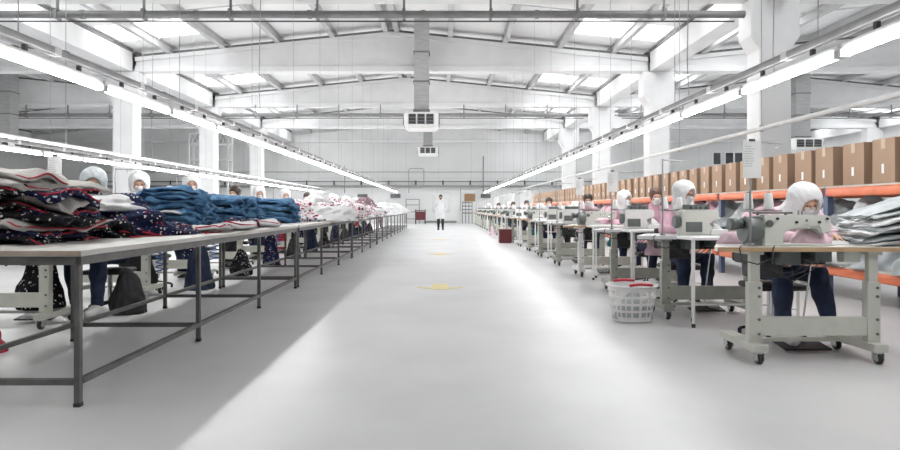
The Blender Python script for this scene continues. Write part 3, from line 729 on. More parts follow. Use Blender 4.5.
o = run_pipe('white_pipe', [(-8.45, -2, 2.48), (-8.45, 42.8, 2.48)], 0.04, 'whitepipe', 'long white pipe over the far lamp row beyond the garment piles')
for i in range(12): MB().rng(-8.48, -8.42, 3 + 3.4 * i, 3.04 + 3.4 * i, 2.42, 2.54).rng(-8.455, -8.445, 3.015 + 3.4 * i, 3.025 + 3.4 * i, 2.45, 6.9).build('hanger', M['wire'], o)
# pipes along the back wall
o = run_pipe('wall_pipe', [(-29, YB - 0.2, 3.05), (26, YB - 0.2, 3.05)], 0.045, 'pipe', 'thin grey pipe clipped along the back wall above the ledge')
for i in range(28): MB().cyl((-28 + 2 * i, YB - 0.2, 2.8), (-28 + 2 * i, YB - 0.2, 3.12), 0.06, n=8).build('clip', M['clamp'], o)
run_pipe('wall_pipe', [(-26, YB - 0.15, 3.75), (24, YB - 0.15, 3.75)], 0.025, 'trunk', 'thinner upper conduit along the back wall above the clipped pipe')
run_pipe('wall_pipe', [(-2.5, YB - 0.3, 2.2), (-2.5, YB - 0.3, 3.9), (-2.4, YB - 0.3, 4.0), (-1.5, YB - 0.3, 4.0), (-1.4, YB - 0.3, 3.9), (-1.4, YB - 0.3, 2.8)], 0.03, 'trunk', 'grey pipe loop shaped like an upturned U on the back wall')
run_pipe('wall_pipe', [(2.95, YB - 0.3, 2.25), (2.95, YB - 0.3, 4.9)], 0.045, 'pipe', 'dark upright pipe on the back wall at the end of the machine lamps')
run_pipe('wall_pipe', [(-7.2, YB - 0.3, 2.2), (-7.2, YB - 0.3, 4.2)], 0.03, 'pipe', 'short grey upright pipe on the back wall above the maroon print heap')
run_pipe('wall_pipe', [(1.3, YB + 0.05, 0.9), (1.3, YB + 0.05, 2.6)], 0.02, 'pipe', 'thin conduit dropping down the plinth wall beside the cork board')

# hanging air ducts with slotted outlet boxes
def air_duct(loc, zb, sc, label):
    o = thing('air_duct', label, 'duct', loc, 0, 'hanging square air ducts with outlet boxes')
    h = 0.255 * sc
    MB().rng(-h, h, -h, h, zb + 0.55, topz(loc[0], min((LINES[b] + BAY / 2 for b in range(3)), key=lambda q: abs(q - loc[0]))) + 0.3).build('shaft', M['duct'], o)
    m2 = MB()
    for z in (zb + 0.62, zb + 1.6, zb + 2.6): m2.rng(-h - 0.03, h + 0.03, -h - 0.03, h + 0.03, z, z + 0.05)
    m2.build('joint_band', M['ductband'], o)
    q = 0.60 * sc
    pts = [(-q * 0.78, -q), (q * 0.78, -q), (q, -q * 0.78), (q, q * 0.78), (q * 0.78, q), (-q * 0.78, q), (-q, q * 0.78), (-q, -q * 0.78)]
    bm = MB(); n = len(pts)
    rings = [[bm.bm.verts.new((x * s_, y * s_, z)) for x, y in pts] for s_, z in ((0.80, zb), (0.92, zb + 0.05), (0.98, zb + 0.12), (1.0, zb + 0.47), (0.94, zb + 0.52), (0.45, zb + 0.58))]
    for i in range(len(rings) - 1):
        for k in range(n): bm.bm.faces.new((rings[i][k], rings[i][(k + 1) % n], rings[i + 1][(k + 1) % n], rings[i + 1][k]))
    bm.bm.faces.new(rings[0]); bm.bm.faces.new(rings[-1])
    box = bm.build('outlet_box', M['white'], o, smooth=None)
    for a in range(4):
        for s_ in (-1, 0, 1):
            m3 = MB(); yy = -q * 0.995
            m3.box((s_ * q * 0.50, yy, zb + 0.30), (q * 0.41, 0.05, 0.33))
            g = m3.build('grille', M['dark'], box, smooth=None); g.rotation_euler.z = a * PI / 2
            m4 = MB()
            for k in range(2): m4.box((s_ * q * 0.50, yy - 0.028, zb + 0.23 + k * 0.12), (q * 0.40, 0.008, 0.014))
            g2 = m4.build('slat', M['trunk'], box, smooth=None); g2.rotation_euler.z = a * PI / 2
    return o
air_duct((-0.73, 20.2, 0), 3.75, 0.98, 'nearer and larger grey air duct hanging in the middle of the hall')
air_duct((-0.95, 37.5, 0), 4.4, 1.1, 'small distant air duct hanging over the aisle beyond the larger duct')
air_duct((-19.9, 27.0, 0), 3.75, 1.1, 'grey air duct hanging in the side bay above the dark floral pile')
air_duct((16.4, 27.2, 0), 3.7, 1.3, 'grey air duct hanging in the side bay above the cartons')

# tall white steel tower in the side bay
o = thing('steel_tower', 'tall white open steel tower standing between the columns of the side bay', 'tower', (-15.1, 38.2, 0))
for x in (-1.2, -0.1, 0.1, 1.3): MB().rng(x - 0.05, x + 0.05, -0.4, -0.3, 0, 5.95).build('post', M['white'], o)
for x in (-1.2, 1.3): MB().rng(x - 0.05, x + 0.05, 0.3, 0.4, 0, 5.95).build('post', M['white'], o)
for z in (2.9, 4.2, 5.2, 5.9): MB().rng(-1.25, 1.35, -0.4, 0.4, z - 0.04, z + 0.04).build('shelf', M['white'], o)
MB().box((-0.65, -0.38, 3.2), (0.95, 0.1, 0.5)).build('motor_box', M['black'], o)
for x in (-0.65, 0.7): 
    m2 = MB()
    for k in range(3): m2.tube([(x - 0.45 + 0.3 * k, -0.36, 5.3), (x - 0.3 + 0.3 * k, -0.36, 5.8), (x - 0.15 + 0.3 * k, -0.36, 5.3)], 0.03, n=6)
    m2.build('lattice', M['trunk'], o)

# ---------------------------------------------------------------- lamps
def lamp_row(x, z, y0, n, pitch, where, top):
    L = pitch - 0.03
    p = thing('hanging_batten_lamp', '', 'lamp')
    MB().rng(-0.02, 0.02, 0, L, 0.012, 0.06, bev=0.006).build('housing', M['white'], p)
    MB().rng(-0.032, 0.032, 0.03, L - 0.03, -0.042, 0.012, bev=0.02).build('tube', M['tube'], p)
    for q in (0.0, L - 0.03): MB().rng(-0.035, 0.035, q, q + 0.03, -0.045, 0.015, bev=0.006).build('end_cap', M['white'], p)
    for q in (0.3, L - 0.35): MB().rng(-0.015, 0.015, q, q + 0.03, 0.055, 0.1085).build('clamp', M['clamp'], p)
    for i in range(n):
        o = p if i == 0 else dup(p, (0, 0, 0)); o.location = (x, y0 + i * pitch, z)
        o['label'] = 'lit white batten lamp, %s from the camera end of the row over %s' % (nth(i), where); o['group'] = 'batten lamps over ' + where
    t = MB().rng(x - 0.03, x + 0.03, y0 - 0.3, y0 + n * pitch, z + 0.115, z + 0.175, bev=0.005).build('lamp_rail', M['trunk'])
    tag(t, 'long grey rail carrying the lamps over ' + where, 'rail', 'lamp rails')
    for i in range(0, n, 2):
        y = y0 + i * pitch + 0.25
        rg = min((LINES[b] + BAY / 2 for b in range(3)), key=lambda q: abs(q - x))
        MB().cyl((x, y, z + 0.17), (x, y, topz(x, rg) + 0.3), 0.004, n=6).build('hanger_wire', M['wire'], t)
    for i in range(n):
        MB().rng(x - 0.034, x + 0.034, y0 + i * pitch + 0.62, y0 + i * pitch + 0.70, z + 0.113, z + 0.18).build('joint', M['white'], t)
lamp_row(-3.16, 2.2, 1.45, 29, 1.345, 'the steel tables', 0)
lamp_row(2.88, 2.2, 1.48, 28, 1.40, 'the sewing machines', 0)
lamp_row(-8.2, 2.2, 4.0, 27, 1.345, 'the side aisle', 0)
# dangling power cords
for i, (x, y, z0, lab) in enumerate(((-6.9, 14.0, 2.3, 'thin dark cord dangling from the roof beside the first column past the denim'), (3.0, 7.2, 2.45, 'thin cord with a hook hanging from the roof over the machine lamps'), (-2.6, 8.4, 2.4, 'thin cord dropping from the roof onto the lamp rail over the denim'), (3.6, 6.4, 2.35, 'thin dark drop rod beside the concrete column above the cartons'))):
    tag(MB().tube([(x, y, topz(x, RIDGE) + 0.3), (x + 0.02, y, 5), (x - 0.02, y, z0 + 0.4), (x, y, z0)], 0.006, n=6).build('drop_cord', M['duct']), lab, 'cord')
    
# ---------------------------------------------------------------- floor arrows
def arrow(x, y, w, s, lab):
    o = MB().prism([(x - s, y + 0.40), (x + s, y + 0.40), (x + s, y + 0.03), (x + w, y + 0.10), (x + w, y + 0.03), (x, y - 0.20), (x - w, y + 0.03), (x - w, y + 0.10), (x - s, y + 0.03)], 0.0005, 0.004, plane='XY').build('floor_arrow', M['yellow'], smooth=None)
    tag(o, lab, 'arrow marking', 'yellow arrows painted on the aisle floor')
arrow(-0.04, 7.95, 0.31, 0.105, 'nearer and bigger worn yellow arrow painted in the middle of the aisle floor')
arrow(-0.06, 13.8, 0.31, 0.12, 'second worn yellow arrow painted further along the aisle floor')
arrow(-0.06, 20.2, 0.31, 0.12, 'faint small yellow arrow on the aisle floor before the man in white')
# ---------------------------------------------------------------- steel tables
def steel_table(y0, L, label, nb=3):
    t = thing('inspection_table', label, 'table', (-2.475, y0, 0), 0, 'long steel tables along the aisle')
    W = 0.525
    MB().rng(-W - 0.01, W + 0.01, 0, L, 0.812, 0.845, bev=0.004).build('tabletop', M['tabletop'], t, smooth=None)
    MB().rng(-W - 0.012, W + 0.012, -0.006, 0.0, 0.815, 0.842).build('edge_strip', M['tableedge'], t)
    m2 = MB()
    for x in (-W + 0.02, W - 0.02): m2.rng(x - 0.02, x + 0.02, 0.02, L - 0.02, 0.765, 0.812)
    for y in (0.03, L - 0.03): m2.rng(-W + 0.02, W - 0.02, y - 0.02, y + 0.02, 0.765, 0.812)
    m2.build('top_frame', M['steel'], t, smooth=None)
    for k in range(nb + 1):
        y = 0.03 + k * (L - 0.06) / nb
        for x in (-W + 0.022, W - 0.022):
            lg = MB().rng(x - 0.016, x + 0.016, y - 0.016, y + 0.016, 0.012, 0.766, bev=0.003).build('leg', M['steel'], t, smooth=None)
            MB().rng(x - 0.0175, x + 0.0175, y - 0.0175, y + 0.0175, 0, 0.022).build('foot', M['rubber'], lg)
        MB().rng(-W + 0.04, W - 0.04, y - 0.016, y + 0.016, 0.118, 0.15).build('cross_rail', M['steel'], t, smooth=None)
    for x in (-W + 0.022, W - 0.022): MB().rng(x - 0.016, x + 0.016, 0.05, L - 0.05, 0.118, 0.15).build('side_rail', M['steel'], t, smooth=None)
    return t
TL = ['first long steel table by the camera, under the floral fleece and denim', 'second long steel table from the camera, carrying white and maroon print garments', 'third long steel table from the camera, under maroon and white heaps', 'fourth long steel table from the camera, with the dark maroon grey heap', 'fifth long steel table from the camera, under plain white heaps', 'last long steel table before the dark red cart at the back wall']
for i in range(6): steel_table(3.16 + 4.82 * i, 4.76, TL[i])

# ---------------------------------------------------------------- garments
def garment(me, loc, rz, m, label, cat, group=None, trim=None, tm='redtrim', tr=0.007, rx=0.0, ry=0.0, name='folded_garment'):
    o = link(name, me, M[m]); o.location = loc; o.rotation_euler = (rx, ry, rz)
    tag(o, label, cat, group)
    if trim: MB().tube(trim, tr, n=6).build('trim', M[tm], o, smooth='all')
    return o
TZ = 0.846
rnd = random.Random(3)
# the tall floral fleece pile at the near end
lay = ['blackfloral', 'navyfloral', 'blackfloral', 'greyfleece', 'blackfloral', 'navyfloral', 'blackfloral', 'greyfleece', 'navyfloral', 'blackfloral', 'greyfleece', 'greyfleece']
wid = [0.80, 0.84, 0.78, 0.76, 0.82, 0.76, 0.72, 0.74, 0.78, 0.76, 0.66, 0.60]
names = {'blackfloral': 'black floral', 'navyfloral': 'navy floral', 'greyfleece': 'warm grey'}
z = TZ
for i, m in enumerate(lay):
    t = 0.048 + 0.012 * rnd.random(); me, path = folded(wid[i], 0.80, t, 100 + i, amp=0.062, droop=0.03, plies=2, wr=1.05)
    for v in me.vertices: v.co.z += 0.03 * (1 - (2 * v.co.x / 0.85 + 0.3) ** 2) * (i / 12)
    me2 = me
    garment(me2, (-2.90 + rnd.uniform(-0.06, 0.05), 4.02 + rnd.uniform(-0.03, 0.06), z + t / 2), R(rnd.uniform(-16, 16)), m,
            '%s fleece garment with red binding, %s from bottom of the tall fleece pile' % (names[m], nth(i)), 'garment', 'fleece garments in the tall near pile', path if i % 3 != 1 else None, tr=0.006)
    z += t * 0.66
# the navy floral spill beside it
sp = [('navyfloral', (-2.60, 4.92, TZ), (0.34, 0.26, 0.20), 20, 'navy floral fleece garment slumped at the foot of the tall fleece pile'),
      ('navyfloral', (-2.74, 5.14, TZ), (0.30, 0.26, 0.29), -10, 'navy floral fleece garment heaped highest between the tall pile and the denim'),
      ('whitecloth', (-2.80, 4.86, TZ + 0.20), (0.26, 0.15, 0.13), 30, 'white lining puffed up behind the navy floral spill'),
      ('navyfloral', (-2.42, 5.16, TZ), (0.24, 0.20, 0.10), 60, 'small navy floral garment lying nearest the aisle edge before the denim'),
      ('blackfloral', (-2.56, 4.60, TZ), (0.15, 0.13, 0.13), 0, 'black floral fleece bunched against the foot of the tall pile')]
for i, (m, p, r, a, lab) in enumerate(sp):
    o = garment(crumple(*r, 300 + i, rough=0.30, folds=1.2), p, R(a), m, lab, 'garment', 'spilled fleece garments', name='crumpled_garment')
    pts = []
    for k in range(26):
        th = k / 25 * PI * 1.2 - 0.9 - R(a); d = Vector((math.cos(th) * r[0] * 1.08, math.sin(th) * r[1] * 1.08, 0.02 + 0.03 * math.sin(3 * th + i)))
        pts.append(d)
    if m != 'whitecloth': MB().tube(pts, 0.008, n=6).build('trim', M['redtrim'], o, smooth='all')
flat = [(-2.20, 5.55, 0.30, 0.10, 'whitecloth', 'flat white garment strip with red binding on the table edge before the denim'), (-2.16, 6.15, 0.34, 0.16, 'whitecloth', 'low white garment with red binding in front of the first two denim stacks'),
        (-2.28, 6.75, 0.30, 0.22, 'navyfloral', 'low navy floral garment in front of the second denim stack'), (-2.18, 7.2, 0.34, 0.2, 'whitecloth', 'white garment with red edge lying before the second denim stack, aisle side')]
for i, (x, y, wv, h, m, lab) in enumerate(flat):
    me, path = folded(wv, 0.5, 0.03 + h * 0.25, 340 + i, amp=0.04, droop=0.0, wr=1.4)
    garment(me, (x, y, TZ + 0.02 + h * 0.12), R(rnd.uniform(-30, 30)), m, lab, 'garment', 'loose bound garments', path, name='loose_garment')
# denim stacks
def denim(cx, cy, n, wv, d, seed, which):
    z = TZ; r = random.Random(seed)
    for i in range(n):
        t = 0.040 + 0.010 * r.random(); me, path = folded(wv * (1 - 0.10 * r.random()), d, t, seed + i, amp=0.066, droop=0.03, plies=2, wr=2.1)
        garment(me, (cx + r.uniform(-0.04, 0.04), cy + r.uniform(-0.03, 0.03), z + t / 2), R(r.uniform(-10, 10)), 'denim' if (i * 7 + seed) % 3 else 'denim2',
                'folded blue denim garment, %s from bottom of the %s denim stack from camera' % (nth(i), which), 'garment', 'folded denim in the %s stack' % which)
        z += t * 0.69
denim(-2.70, 5.98, 13, 0.60, 0.50, 400, 'first')
denim(-2.68, 7.35, 11, 0.62, 0.55, 430, 'second')
denim(-2.66, 9.25, 11, 0.66, 0.60, 460, 'third')
for i, (x, y, zz, ang) in enumerate(((-2.66, 5.86, TZ + 0.425, 20), (-2.62, 5.72, TZ + 0.2, -10))):
    me, path = folded(0.2, 0.16, 0.02, 500 + i, amp=0.02)
    garment(me, (x, y, zz), R(ang), 'whitecloth', 'small white cloth tag piece lying on %s' % ('top of the first denim stack' if i == 0 else 'the front of the first denim stack'), 'cloth', name='cloth_piece')
# heaps further along
for i, (x0, y0, lab) in enumerate(((-2.36, 4.45, 'long loose red binding strip trailing along the table edge before the navy spill'), (-2.12, 5.2, 'short loose red binding strip on the table edge in front of the first denim stack'))):
    o = MB().tube([(x0 + 0.03 * math.sin(k * 1.1 + i), y0 + 0.055 * k, TZ + 0.006 + 0.003 * math.sin(k)) for k in range(13 if i == 0 else 8)], 0.007, n=6).build('binding_strip', M['redtrim'], smooth='all'); tag(o, lab, 'strip')
hp = []
y = 10.3
for i in range(20):
    hp.append((y + rnd.uniform(-0.1, 0.1), -2.7 + 0.5 * (i % 2) + rnd.uniform(-0.08, 0.08), ['maroonfloral', 'whitecloth', 'maroonfloral', 'maroonfloral', 'whitecloth'][i % 5], rnd.uniform(0.34, 0.48), (0.34 if i % 2 == 0 else 0.24) * (1.25 if 3 < i < 9 else 1.0) * rnd.uniform(0.85, 1.15))); y += 0.40
nm = {'maroonfloral': 'white and maroon print', 'whitecloth': 'plain white', 'plaid': 'dark maroon and grey print'}
for i, (y, x, m, rr, h) in enumerate(hp):
    garment(crumple(rr, rr * 0.9, h, 600 + i, rough=0.36, folds=1.3), (x, y, TZ), rnd.uniform(0, 6), m, '%s garment heap, %s from camera among heaps beyond the denim' % (nm[m], nth(i)), 'garment', 'heaped garments beyond the denim', name='crumpled_garment')
for i, (x, y, h, lab) in enumerate(((-2.2, 18.4, 0.30, 'dark maroon and grey garment slumped at the aisle edge of the fourth table'), (-2.5, 18.9, 0.42, 'dark maroon and grey garment on top of the fourth table heap'), (-2.3, 19.4, 0.28, 'dark maroon and grey garment at the far side of its heap'))):
    garment(crumple(0.4, 0.36, h, 700 + i, rough=0.35), (x, y, TZ), i, 'plaid', lab, 'garment', 'dark print garments on the fourth table', name='crumpled_garment')
me, path = folded(0.34, 0.5, 0.05, 720, amp=0.05, wr=1.5)
garment(me, (-1.925, 18.3, 0.66), 0, 'plaid', 'dark print garment hanging over the aisle edge of the fourth steel table', 'garment', None, name='hanging_garment', ry=R(82))
for i in range(14):
    y = 20.3 + i * 0.82
    garment(crumple(0.48, 0.48, 0.40 if i % 3 else 0.28, 740 + i, rough=0.25), (-2.5 + 0.22 * (-1) ** i, y, TZ), rnd.uniform(0, 6), 'whitecloth', 'white garment heap, %s in the line of white heaps before the dark red cart' % nth(i), 'garment', 'white heaps on the far tables', name='crumpled_garment')

# ---------------------------------------------------------------- sewing station prototypes (origin: middle of the front edge, on the floor)
def castor(x, y, parent):
    f = MB().rng(x - 0.028, x - 0.022, y - 0.03, y + 0.018, 0.03, 0.078).rng(x + 0.022, x + 0.028, y - 0.03, y + 0.018, 0.03, 0.078).rng(x - 0.028, x + 0.028, y - 0.02, y + 0.018, 0.072, 0.08).cyl((x, y, 0.075), (x, y, 0.10), 0.012)
    c = f.build('castor', M['chrome'], parent)
    MB().lathe([(0.012, -0.014), (0.034, -0.014), (0.038, -0.009), (0.038, 0.009), (0.034, 0.014), (0.012, 0.014)], (x, y - 0.008, 0.038), axis='X').build('wheel', M['rubber'], c)
    MB().lathe([(0.008, -0.017), (0.022, -0.016), (0.022, 0.016), (0.008, 0.017)], (x, y - 0.008, 0.038), axis='X').build('hub', M['wheelgrey'], c)
def sewing_table():
    t = thing('sewing_table', 'x', 'table')
    MB().prism([(-0.70, 0.004), (0.70, 0.004), (0.70, 0.58), (-0.40, 0.58), (-0.46, 0.54), (-0.69, 0.08), (-0.70, 0.05)], 0.776, 0.806, plane='XY', bev=0.003).build('tabletop', M['top_wood'], t, smooth=None)
    MB().rng(-0.703, 0.703, 0.0, 0.004, 0.774, 0.804).rng(0.70, 0.706, 0, 0.58, 0.774, 0.804).build('edge_band', M['edge_wood'], t, smooth=None)
    for x in (-0.41, 0.41):
        m2 = MB(); m2.rng(x - 0.045, x + 0.045, 0.06, 0.12, 0.125, 0.56, bev=0.004).rng(x - 0.032, x + 0.032, 0.07, 0.11, 0.5, 0.765)
        m2.rng(x - 0.05, x + 0.05, -0.01, 0.50, 0.085, 0.14, bev=0.004).rng(x - 0.05, x + 0.05, 0.05, 0.42, 0.75, 0.777)
        lf = m2.build('leg_frame', M['stand'], t, smooth=None)
        m3 = MB()
        for z in (0.20, 0.30, 0.46, 0.52): m3.cyl((x + 0.02, 0.052, z), (x + 0.02, 0.065, z), 0.010, n=10)
        m3.build('bolt', M['machine_grey'], lf)
        castor(x, 0.03, t); castor(x, 0.46, t)
    MB().rng(-0.365, 0.365, 0.065, 0.115, 0.185, 0.315, bev=0.006).build('crossbeam', M['stand'], t, smooth=None)
    MB().rng(-0.36, 0.36, 0.34, 0.38, 0.085, 0.11).build('pedal_bar', M['stand'], t)
    MB().box((0.12, 0.44, 0.075 - 0.03), (0.34, 0.24, 0.014), rot=(R(8), 0, 0)).build('pedal', M['black'], t)
    MB().cyl((0.10, 0.40, 0.06), (0.16, 0.34, 0.77), 0.007, n=8).build('pedal_rod', M['chrome'], t)
    MB().rng(0.04, 0.16, 0.12, 0.26, 0.69, 0.776, bev=0.008).build('control_box', M['machine_grey'], t, smooth=None)
    MB().rng(-0.2, -0.06, 0.12, 0.26, 0.67, 0.776, bev=0.01).build('motor_box', M['machine_grey'], t, smooth=None)
    MB().rng(-0.34, 0.22, 0.28, 0.52, 0.66, 0.776, bev=0.01).rng(-0.30, -0.08, 0.30, 0.48, 0.56, 0.67, bev=0.01).build('drip_pan', M['black'], t, smooth=None)
    MB().rng(0.24, 0.36, 0.12, 0.2, 0.69, 0.776, bev=0.006).build('switch_box', M['machine'], t, smooth=None)
    m2 = MB(); r = random.Random(5)
    for k in range(3):
        a = -0.38 + 0.05 * k
        m2.tube([(a, 0.10, 0.770), (a + 0.02, 0.08, 0.70 - 0.02 * k), (a + 0.12, 0.06, 0.62 - 0.03 * k), (a + 0.26, 0.08, 0.63), (a + 0.36, 0.12, 0.70)], 0.004, n=6)
    m2.tube([(-0.53, 0.03, 0.812), (-0.56, -0.012, 0.80), (-0.55, -0.016, 0.72), (-0.44, -0.016, 0.69), (-0.34, -0.016, 0.73), (-0.33, -0.012, 0.80), (-0.30, 0.03, 0.812)], 0.005, n=6)
    m2.build('cable', M['black'], t, smooth='all')
    return t
def straight_machine():
    t = thing('sewing_machine', 'x', 'sewing machine')
    P = [(-.124, 0), (.02, 0), (.02, .075), (.04, .10), (.085, .115), (.27, .12), (.275, .085), (.345, .085), (.352, .10), (.352, .20), (.335, .216), (-.105, .216), (-.124, .20)]
    MB().prism(P, -0.07, 0.07, bev=0.010).build('body', M['machine'], t, smooth=50)
    MB().rng(-0.13, 0.37, -0.09, 0.09, 0.0, 0.012, bev=0.004).build('bed', M['machine'], t, smooth=None)
    MB().lathe([(0.02, -0.24), (0.085, -0.24), (0.098, -0.225), (0.098, -0.14), (0.085, -0.124), (0.02, -0.124)], (0, 0, 0.108), axis='X', n=28).rng(-0.21, -0.124, -0.06, 0.06, 0.0, 0.07, bev=0.01).build('motor', M['machine_grey'], t)
    MB().lathe([(0.02, -0.335), (0.040, -0.335), (0.047, -0.325), (0.047, -0.29), (0.035, -0.275), (0.035, -0.24), (0.02, -0.24)], (0, 0, 0.150), axis='X', n=24).build('handwheel', M['machine_grey'], t)
    m2 = MB().cyl((-0.085, -0.07, 0.155), (-0.085, -0.078, 0.155), 0.026, n=20)
    m2.build('side_cover', M['machine_grey'], t)
    m2 = MB()
    for x, z in ((0.105, 0.165), (0.265, 0.165), (-0.03, 0.19), (0.32, 0.19)): m2.cyl((x, -0.07, z), (x, -0.082, z), 0.009, n=12)
    m2.build('screw', M['black'], t)
    MB().rng(0.17, 0.185, -0.074, -0.068, 0.17, 0.185).build('badge', M['machine_grey'], t)
    MB().rng(-0.15, 0.10, -0.035, 0.035, 0.224, 0.236).cyl((-0.13, 0, 0.212), (-0.13, 0, 0.232), 0.010).cyl((0.07, 0, 0.212), (0.07, 0, 0.232), 0.010).build('winder_plate', M['machine_grey'], t)
    MB().cyl((0.15, -0.02, 0.214), (0.15, -0.02, 0.25), 0.006).cyl((0.20, 0.02, 0.214), (0.20, 0.02, 0.245), 0.006).build('thread_pin', M['chrome'], t)
    MB().cyl((0.312, 0, 0.10), (0.312, 0, 0.03), 0.006).cyl((0.312, 0, 0.03), (0.312, 0, 0.006), 0.0018).build('needle_bar', M['chrome'], t)
    MB().cyl((0.312, 0.012, 0.10), (0.312, 0.012, 0.02), 0.005).rng(0.295, 0.33, -0.02, 0.02, 0.013, 0.02).build('presser_foot', M['chrome'], t)
    MB().tube([(0.28, -0.072, 0.10), (0.26, -0.085, 0.135), (0.19, -0.085, 0.13), (0.17, -0.076, 0.15)], 0.004).build('lifting_lever', M['chrome'], t)
    return t
def block_machine():
    t = thing('sewing_machine', 'x', 'sewing machine')
    MB().prism([(-.17, 0), (.13, 0), (.13, .07), (.10, .09), (.10, .13), (.19, .15), (.19, .235), (.17, .25), (-.15, .25), (-.17, .235)], -0.085, 0.09, bev=0.010).build('body', M['machine_white'], t, smooth=50)
    MB().lathe([(0.02, -0.225), (0.058, -0.225), (0.066, -0.215), (0.066, -0.185), (0.05, -0.17), (0.02, -0.17)], (0, 0, 0.13), axis='X', n=24).build('handwheel', M['machine_grey'], t)
    MB().rng(0.10, 0.27, -0.10, 0.10, 0.0, 0.055, bev=0.008).build('work_plate', M['machine_white'], t, smooth=None)
    MB().rng(-0.14, 0.02, -0.095, -0.084, 0.03, 0.13, bev=0.004).build('looper_cover', M['machine_grey'], t, smooth=None)
    m2 = MB()
    for k in range(4): m2.lathe([(0.004, 0), (0.013, 0.004), (0.013, 0.016), (0.006, 0.026)], (-0.09 + 0.05 * k, -0.085, 0.0), n=12)
    kn = m2.build('tension_knob', M['black'], t); kn.rotation_euler.x = 0; kn.location.z = 0.255
    MB().cyl((0.165, 0, 0.15), (0.165, 0, 0.05), 0.008).rng(0.14, 0.20, -0.02, 0.03, 0.056, 0.064).build('presser_foot', M['chrome'], t)
    MB().rng(-0.12, 0.14, 0.02, 0.05, 0.25, 0.30).build('thread_guide', M['machine_grey'], t)
    return t
def thread_stand():
    t = thing('thread_stand', 'x', 'thread stand')
    MB().cyl((0, 0, 0), (0, 0, 0.745), 0.008, n=10).build('pole', M['trunk'], t, smooth='all')
    MB().cyl((0, 0, 0), (0, 0, 0.02), 0.025).build('foot', M['trunk'], t)
    MB().tube([(0, 0, 0.735), (0.04, 0.03, 0.735), (0.33, 0.20, 0.735)], 0.006, n=8).build('hook_arm', M['trunk'], t, smooth='all')
    MB().tube([(0, 0, 0.245), (0.04, 0.2, 0.245), (0.08, 0.24, 0.245), (0.36, 0.24, 0.245)], 0.007, n=8).build('spool_arm', M['trunk'], t, smooth='all')
    for x in (0.11, 0.26):
        d = MB().lathe([(0.02, 0.246), (0.042, 0.250), (0.042, 0.255), (0.01, 0.258)], (x, 0.24, 0)).cyl((x, 0.24, 0.25), (x, 0.24, 0.385), 0.003, n=6).build('spool_pin', M['trunk'], t)
        MB().tube([(x - 0.004, 0.005 + x * 0.5, 0.735), (x - 0.004, 0.01 + x * 0.5, 0.70), (x + 0.01, 0.01 + x * 0.5, 0.70)], 0.003, n=6).build('hook', M['chrome'], t)
    return t
def thread_cone():
    o = MB().lathe([(0.012, 0.0), (0.033, 0.002), (0.035, 0.012), (0.026, 0.105), (0.022, 0.115), (0.010, 0.117)], n=18).build('thread_cone', M['thread'])
    MB().lathe([(0.008, 0.115), (0.012, 0.116), (0.010, 0.126), (0.006, 0.126)], n=12).build('core', M['trunk'], o)
    return tag(o, 'x', 'thread cone')
def stool():
    t = thing('work_stool', 'x', 'stool')
    MB().box((0, 0, 0.420), (0.40, 0.38, 0.05), bev=0.022, seg=3).build('seat', M['black'], t)
    MB().cyl((0, 0, 0.10), (0, 0, 0.40), 0.025).build('column', M['chrome'], t)
    m2 = MB()
    for k in range(5):
        a = k * 2 * PI / 5 + 0.3; m2.cyl((0, 0, 0.10), (0.25 * math.cos(a), 0.25 * math.sin(a), 0.05), 0.02, 0.012, n=8)
        m2.cyl((0.25 * math.cos(a), 0.25 * math.sin(a), 0.0), (0.25 * math.cos(a), 0.25 * math.sin(a), 0.05), 0.016, n=8)
    m2.build('base', M['black'], t)
    MB().box((0, 0.31, 0.72), (0.36, 0.05, 0.24), bev=0.02).tube([(0, 0.12, 0.40), (0, 0.31, 0.41), (0, 0.335, 0.55), (0, 0.33, 0.7)], 0.013).build('backrest', M['black'], t)
    return t
def side_table():
    t = thing('side_table', 'x', 'side table')
    MB().rng(-0.5, 0.5, 0, 0.34, 0.785, 0.812, bev=0.004).build('tabletop', M['white'], t, smooth=None)
    for x0_ in (-0.47, 0.47):
        for y in (0.03, 0.31):
            x = x0_ * (1.0 if y < 0.1 else 0.76)
            l = MB().cyl((x, y, 0.02), (x, y, 0.785), 0.0145, n=12).build('leg', M['white'], t); MB().cyl((x, y, 0), (x, y, 0.035), 0.017, n=12).build('foot', M['rubber'], l)
    MB().cyl((-0.357, 0.31, 0.16), (0.357, 0.31, 0.16), 0.011, n=10).cyl((-0.47, 0.03, 0.16), (-0.357, 0.31, 0.16), 0.011, n=10).cyl((0.47, 0.03, 0.16), (0.357, 0.31, 0.16), 0.011, n=10).build('rail', M['white'], t)
    return t
def paper_sheet(txt=True):
    o = MB().box((0, 0, -0.13), (0.125, 0.003, 0.26)).build('paper_sheet', M['paper'], smooth=None)
    m2 = MB(); r = random.Random(2)
    for k in range(9): m2.box((-0.01 - 0.02 * r.random(), -0.0022, -0.04 - 0.017 * k), (0.075 - 0.03 * r.random(), 0.0006, 0.003))
    m2.build('print', M['paper_ink'], o, smooth=None)
    m3 = MB().rng(-0.02, 0.02, -0.004, 0.004, -0.006, 0.012).build('clip', M['clamp'], o)
    return tag(o, 'x', 'paper sheet')
P_table, P_straight, P_block, P_stand, P_cone, P_stool, P_side, P_paper = sewing_table(), straight_machine(), block_machine(), thread_stand(), thread_cone(), stool(), side_table(), paper_sheet()
USED = set()
def put(proto, loc, rz, label, group, swap=None, scale=None):
    """first use moves the first one itself"""
    if proto.name not in USED:
        USED.add(proto.name); list(dup_cache(proto))
        proto.location = loc; proto.rotation_euler = (0, 0, rz); proto['label'] = label
        if group: proto['group'] = group
        if scale: proto.scale = (scale,) * 3
        if swap: DEFER.append((proto, swap))
        return proto
    return dup(proto, loc, rz, label, group, swap, scale)
DEFER = []
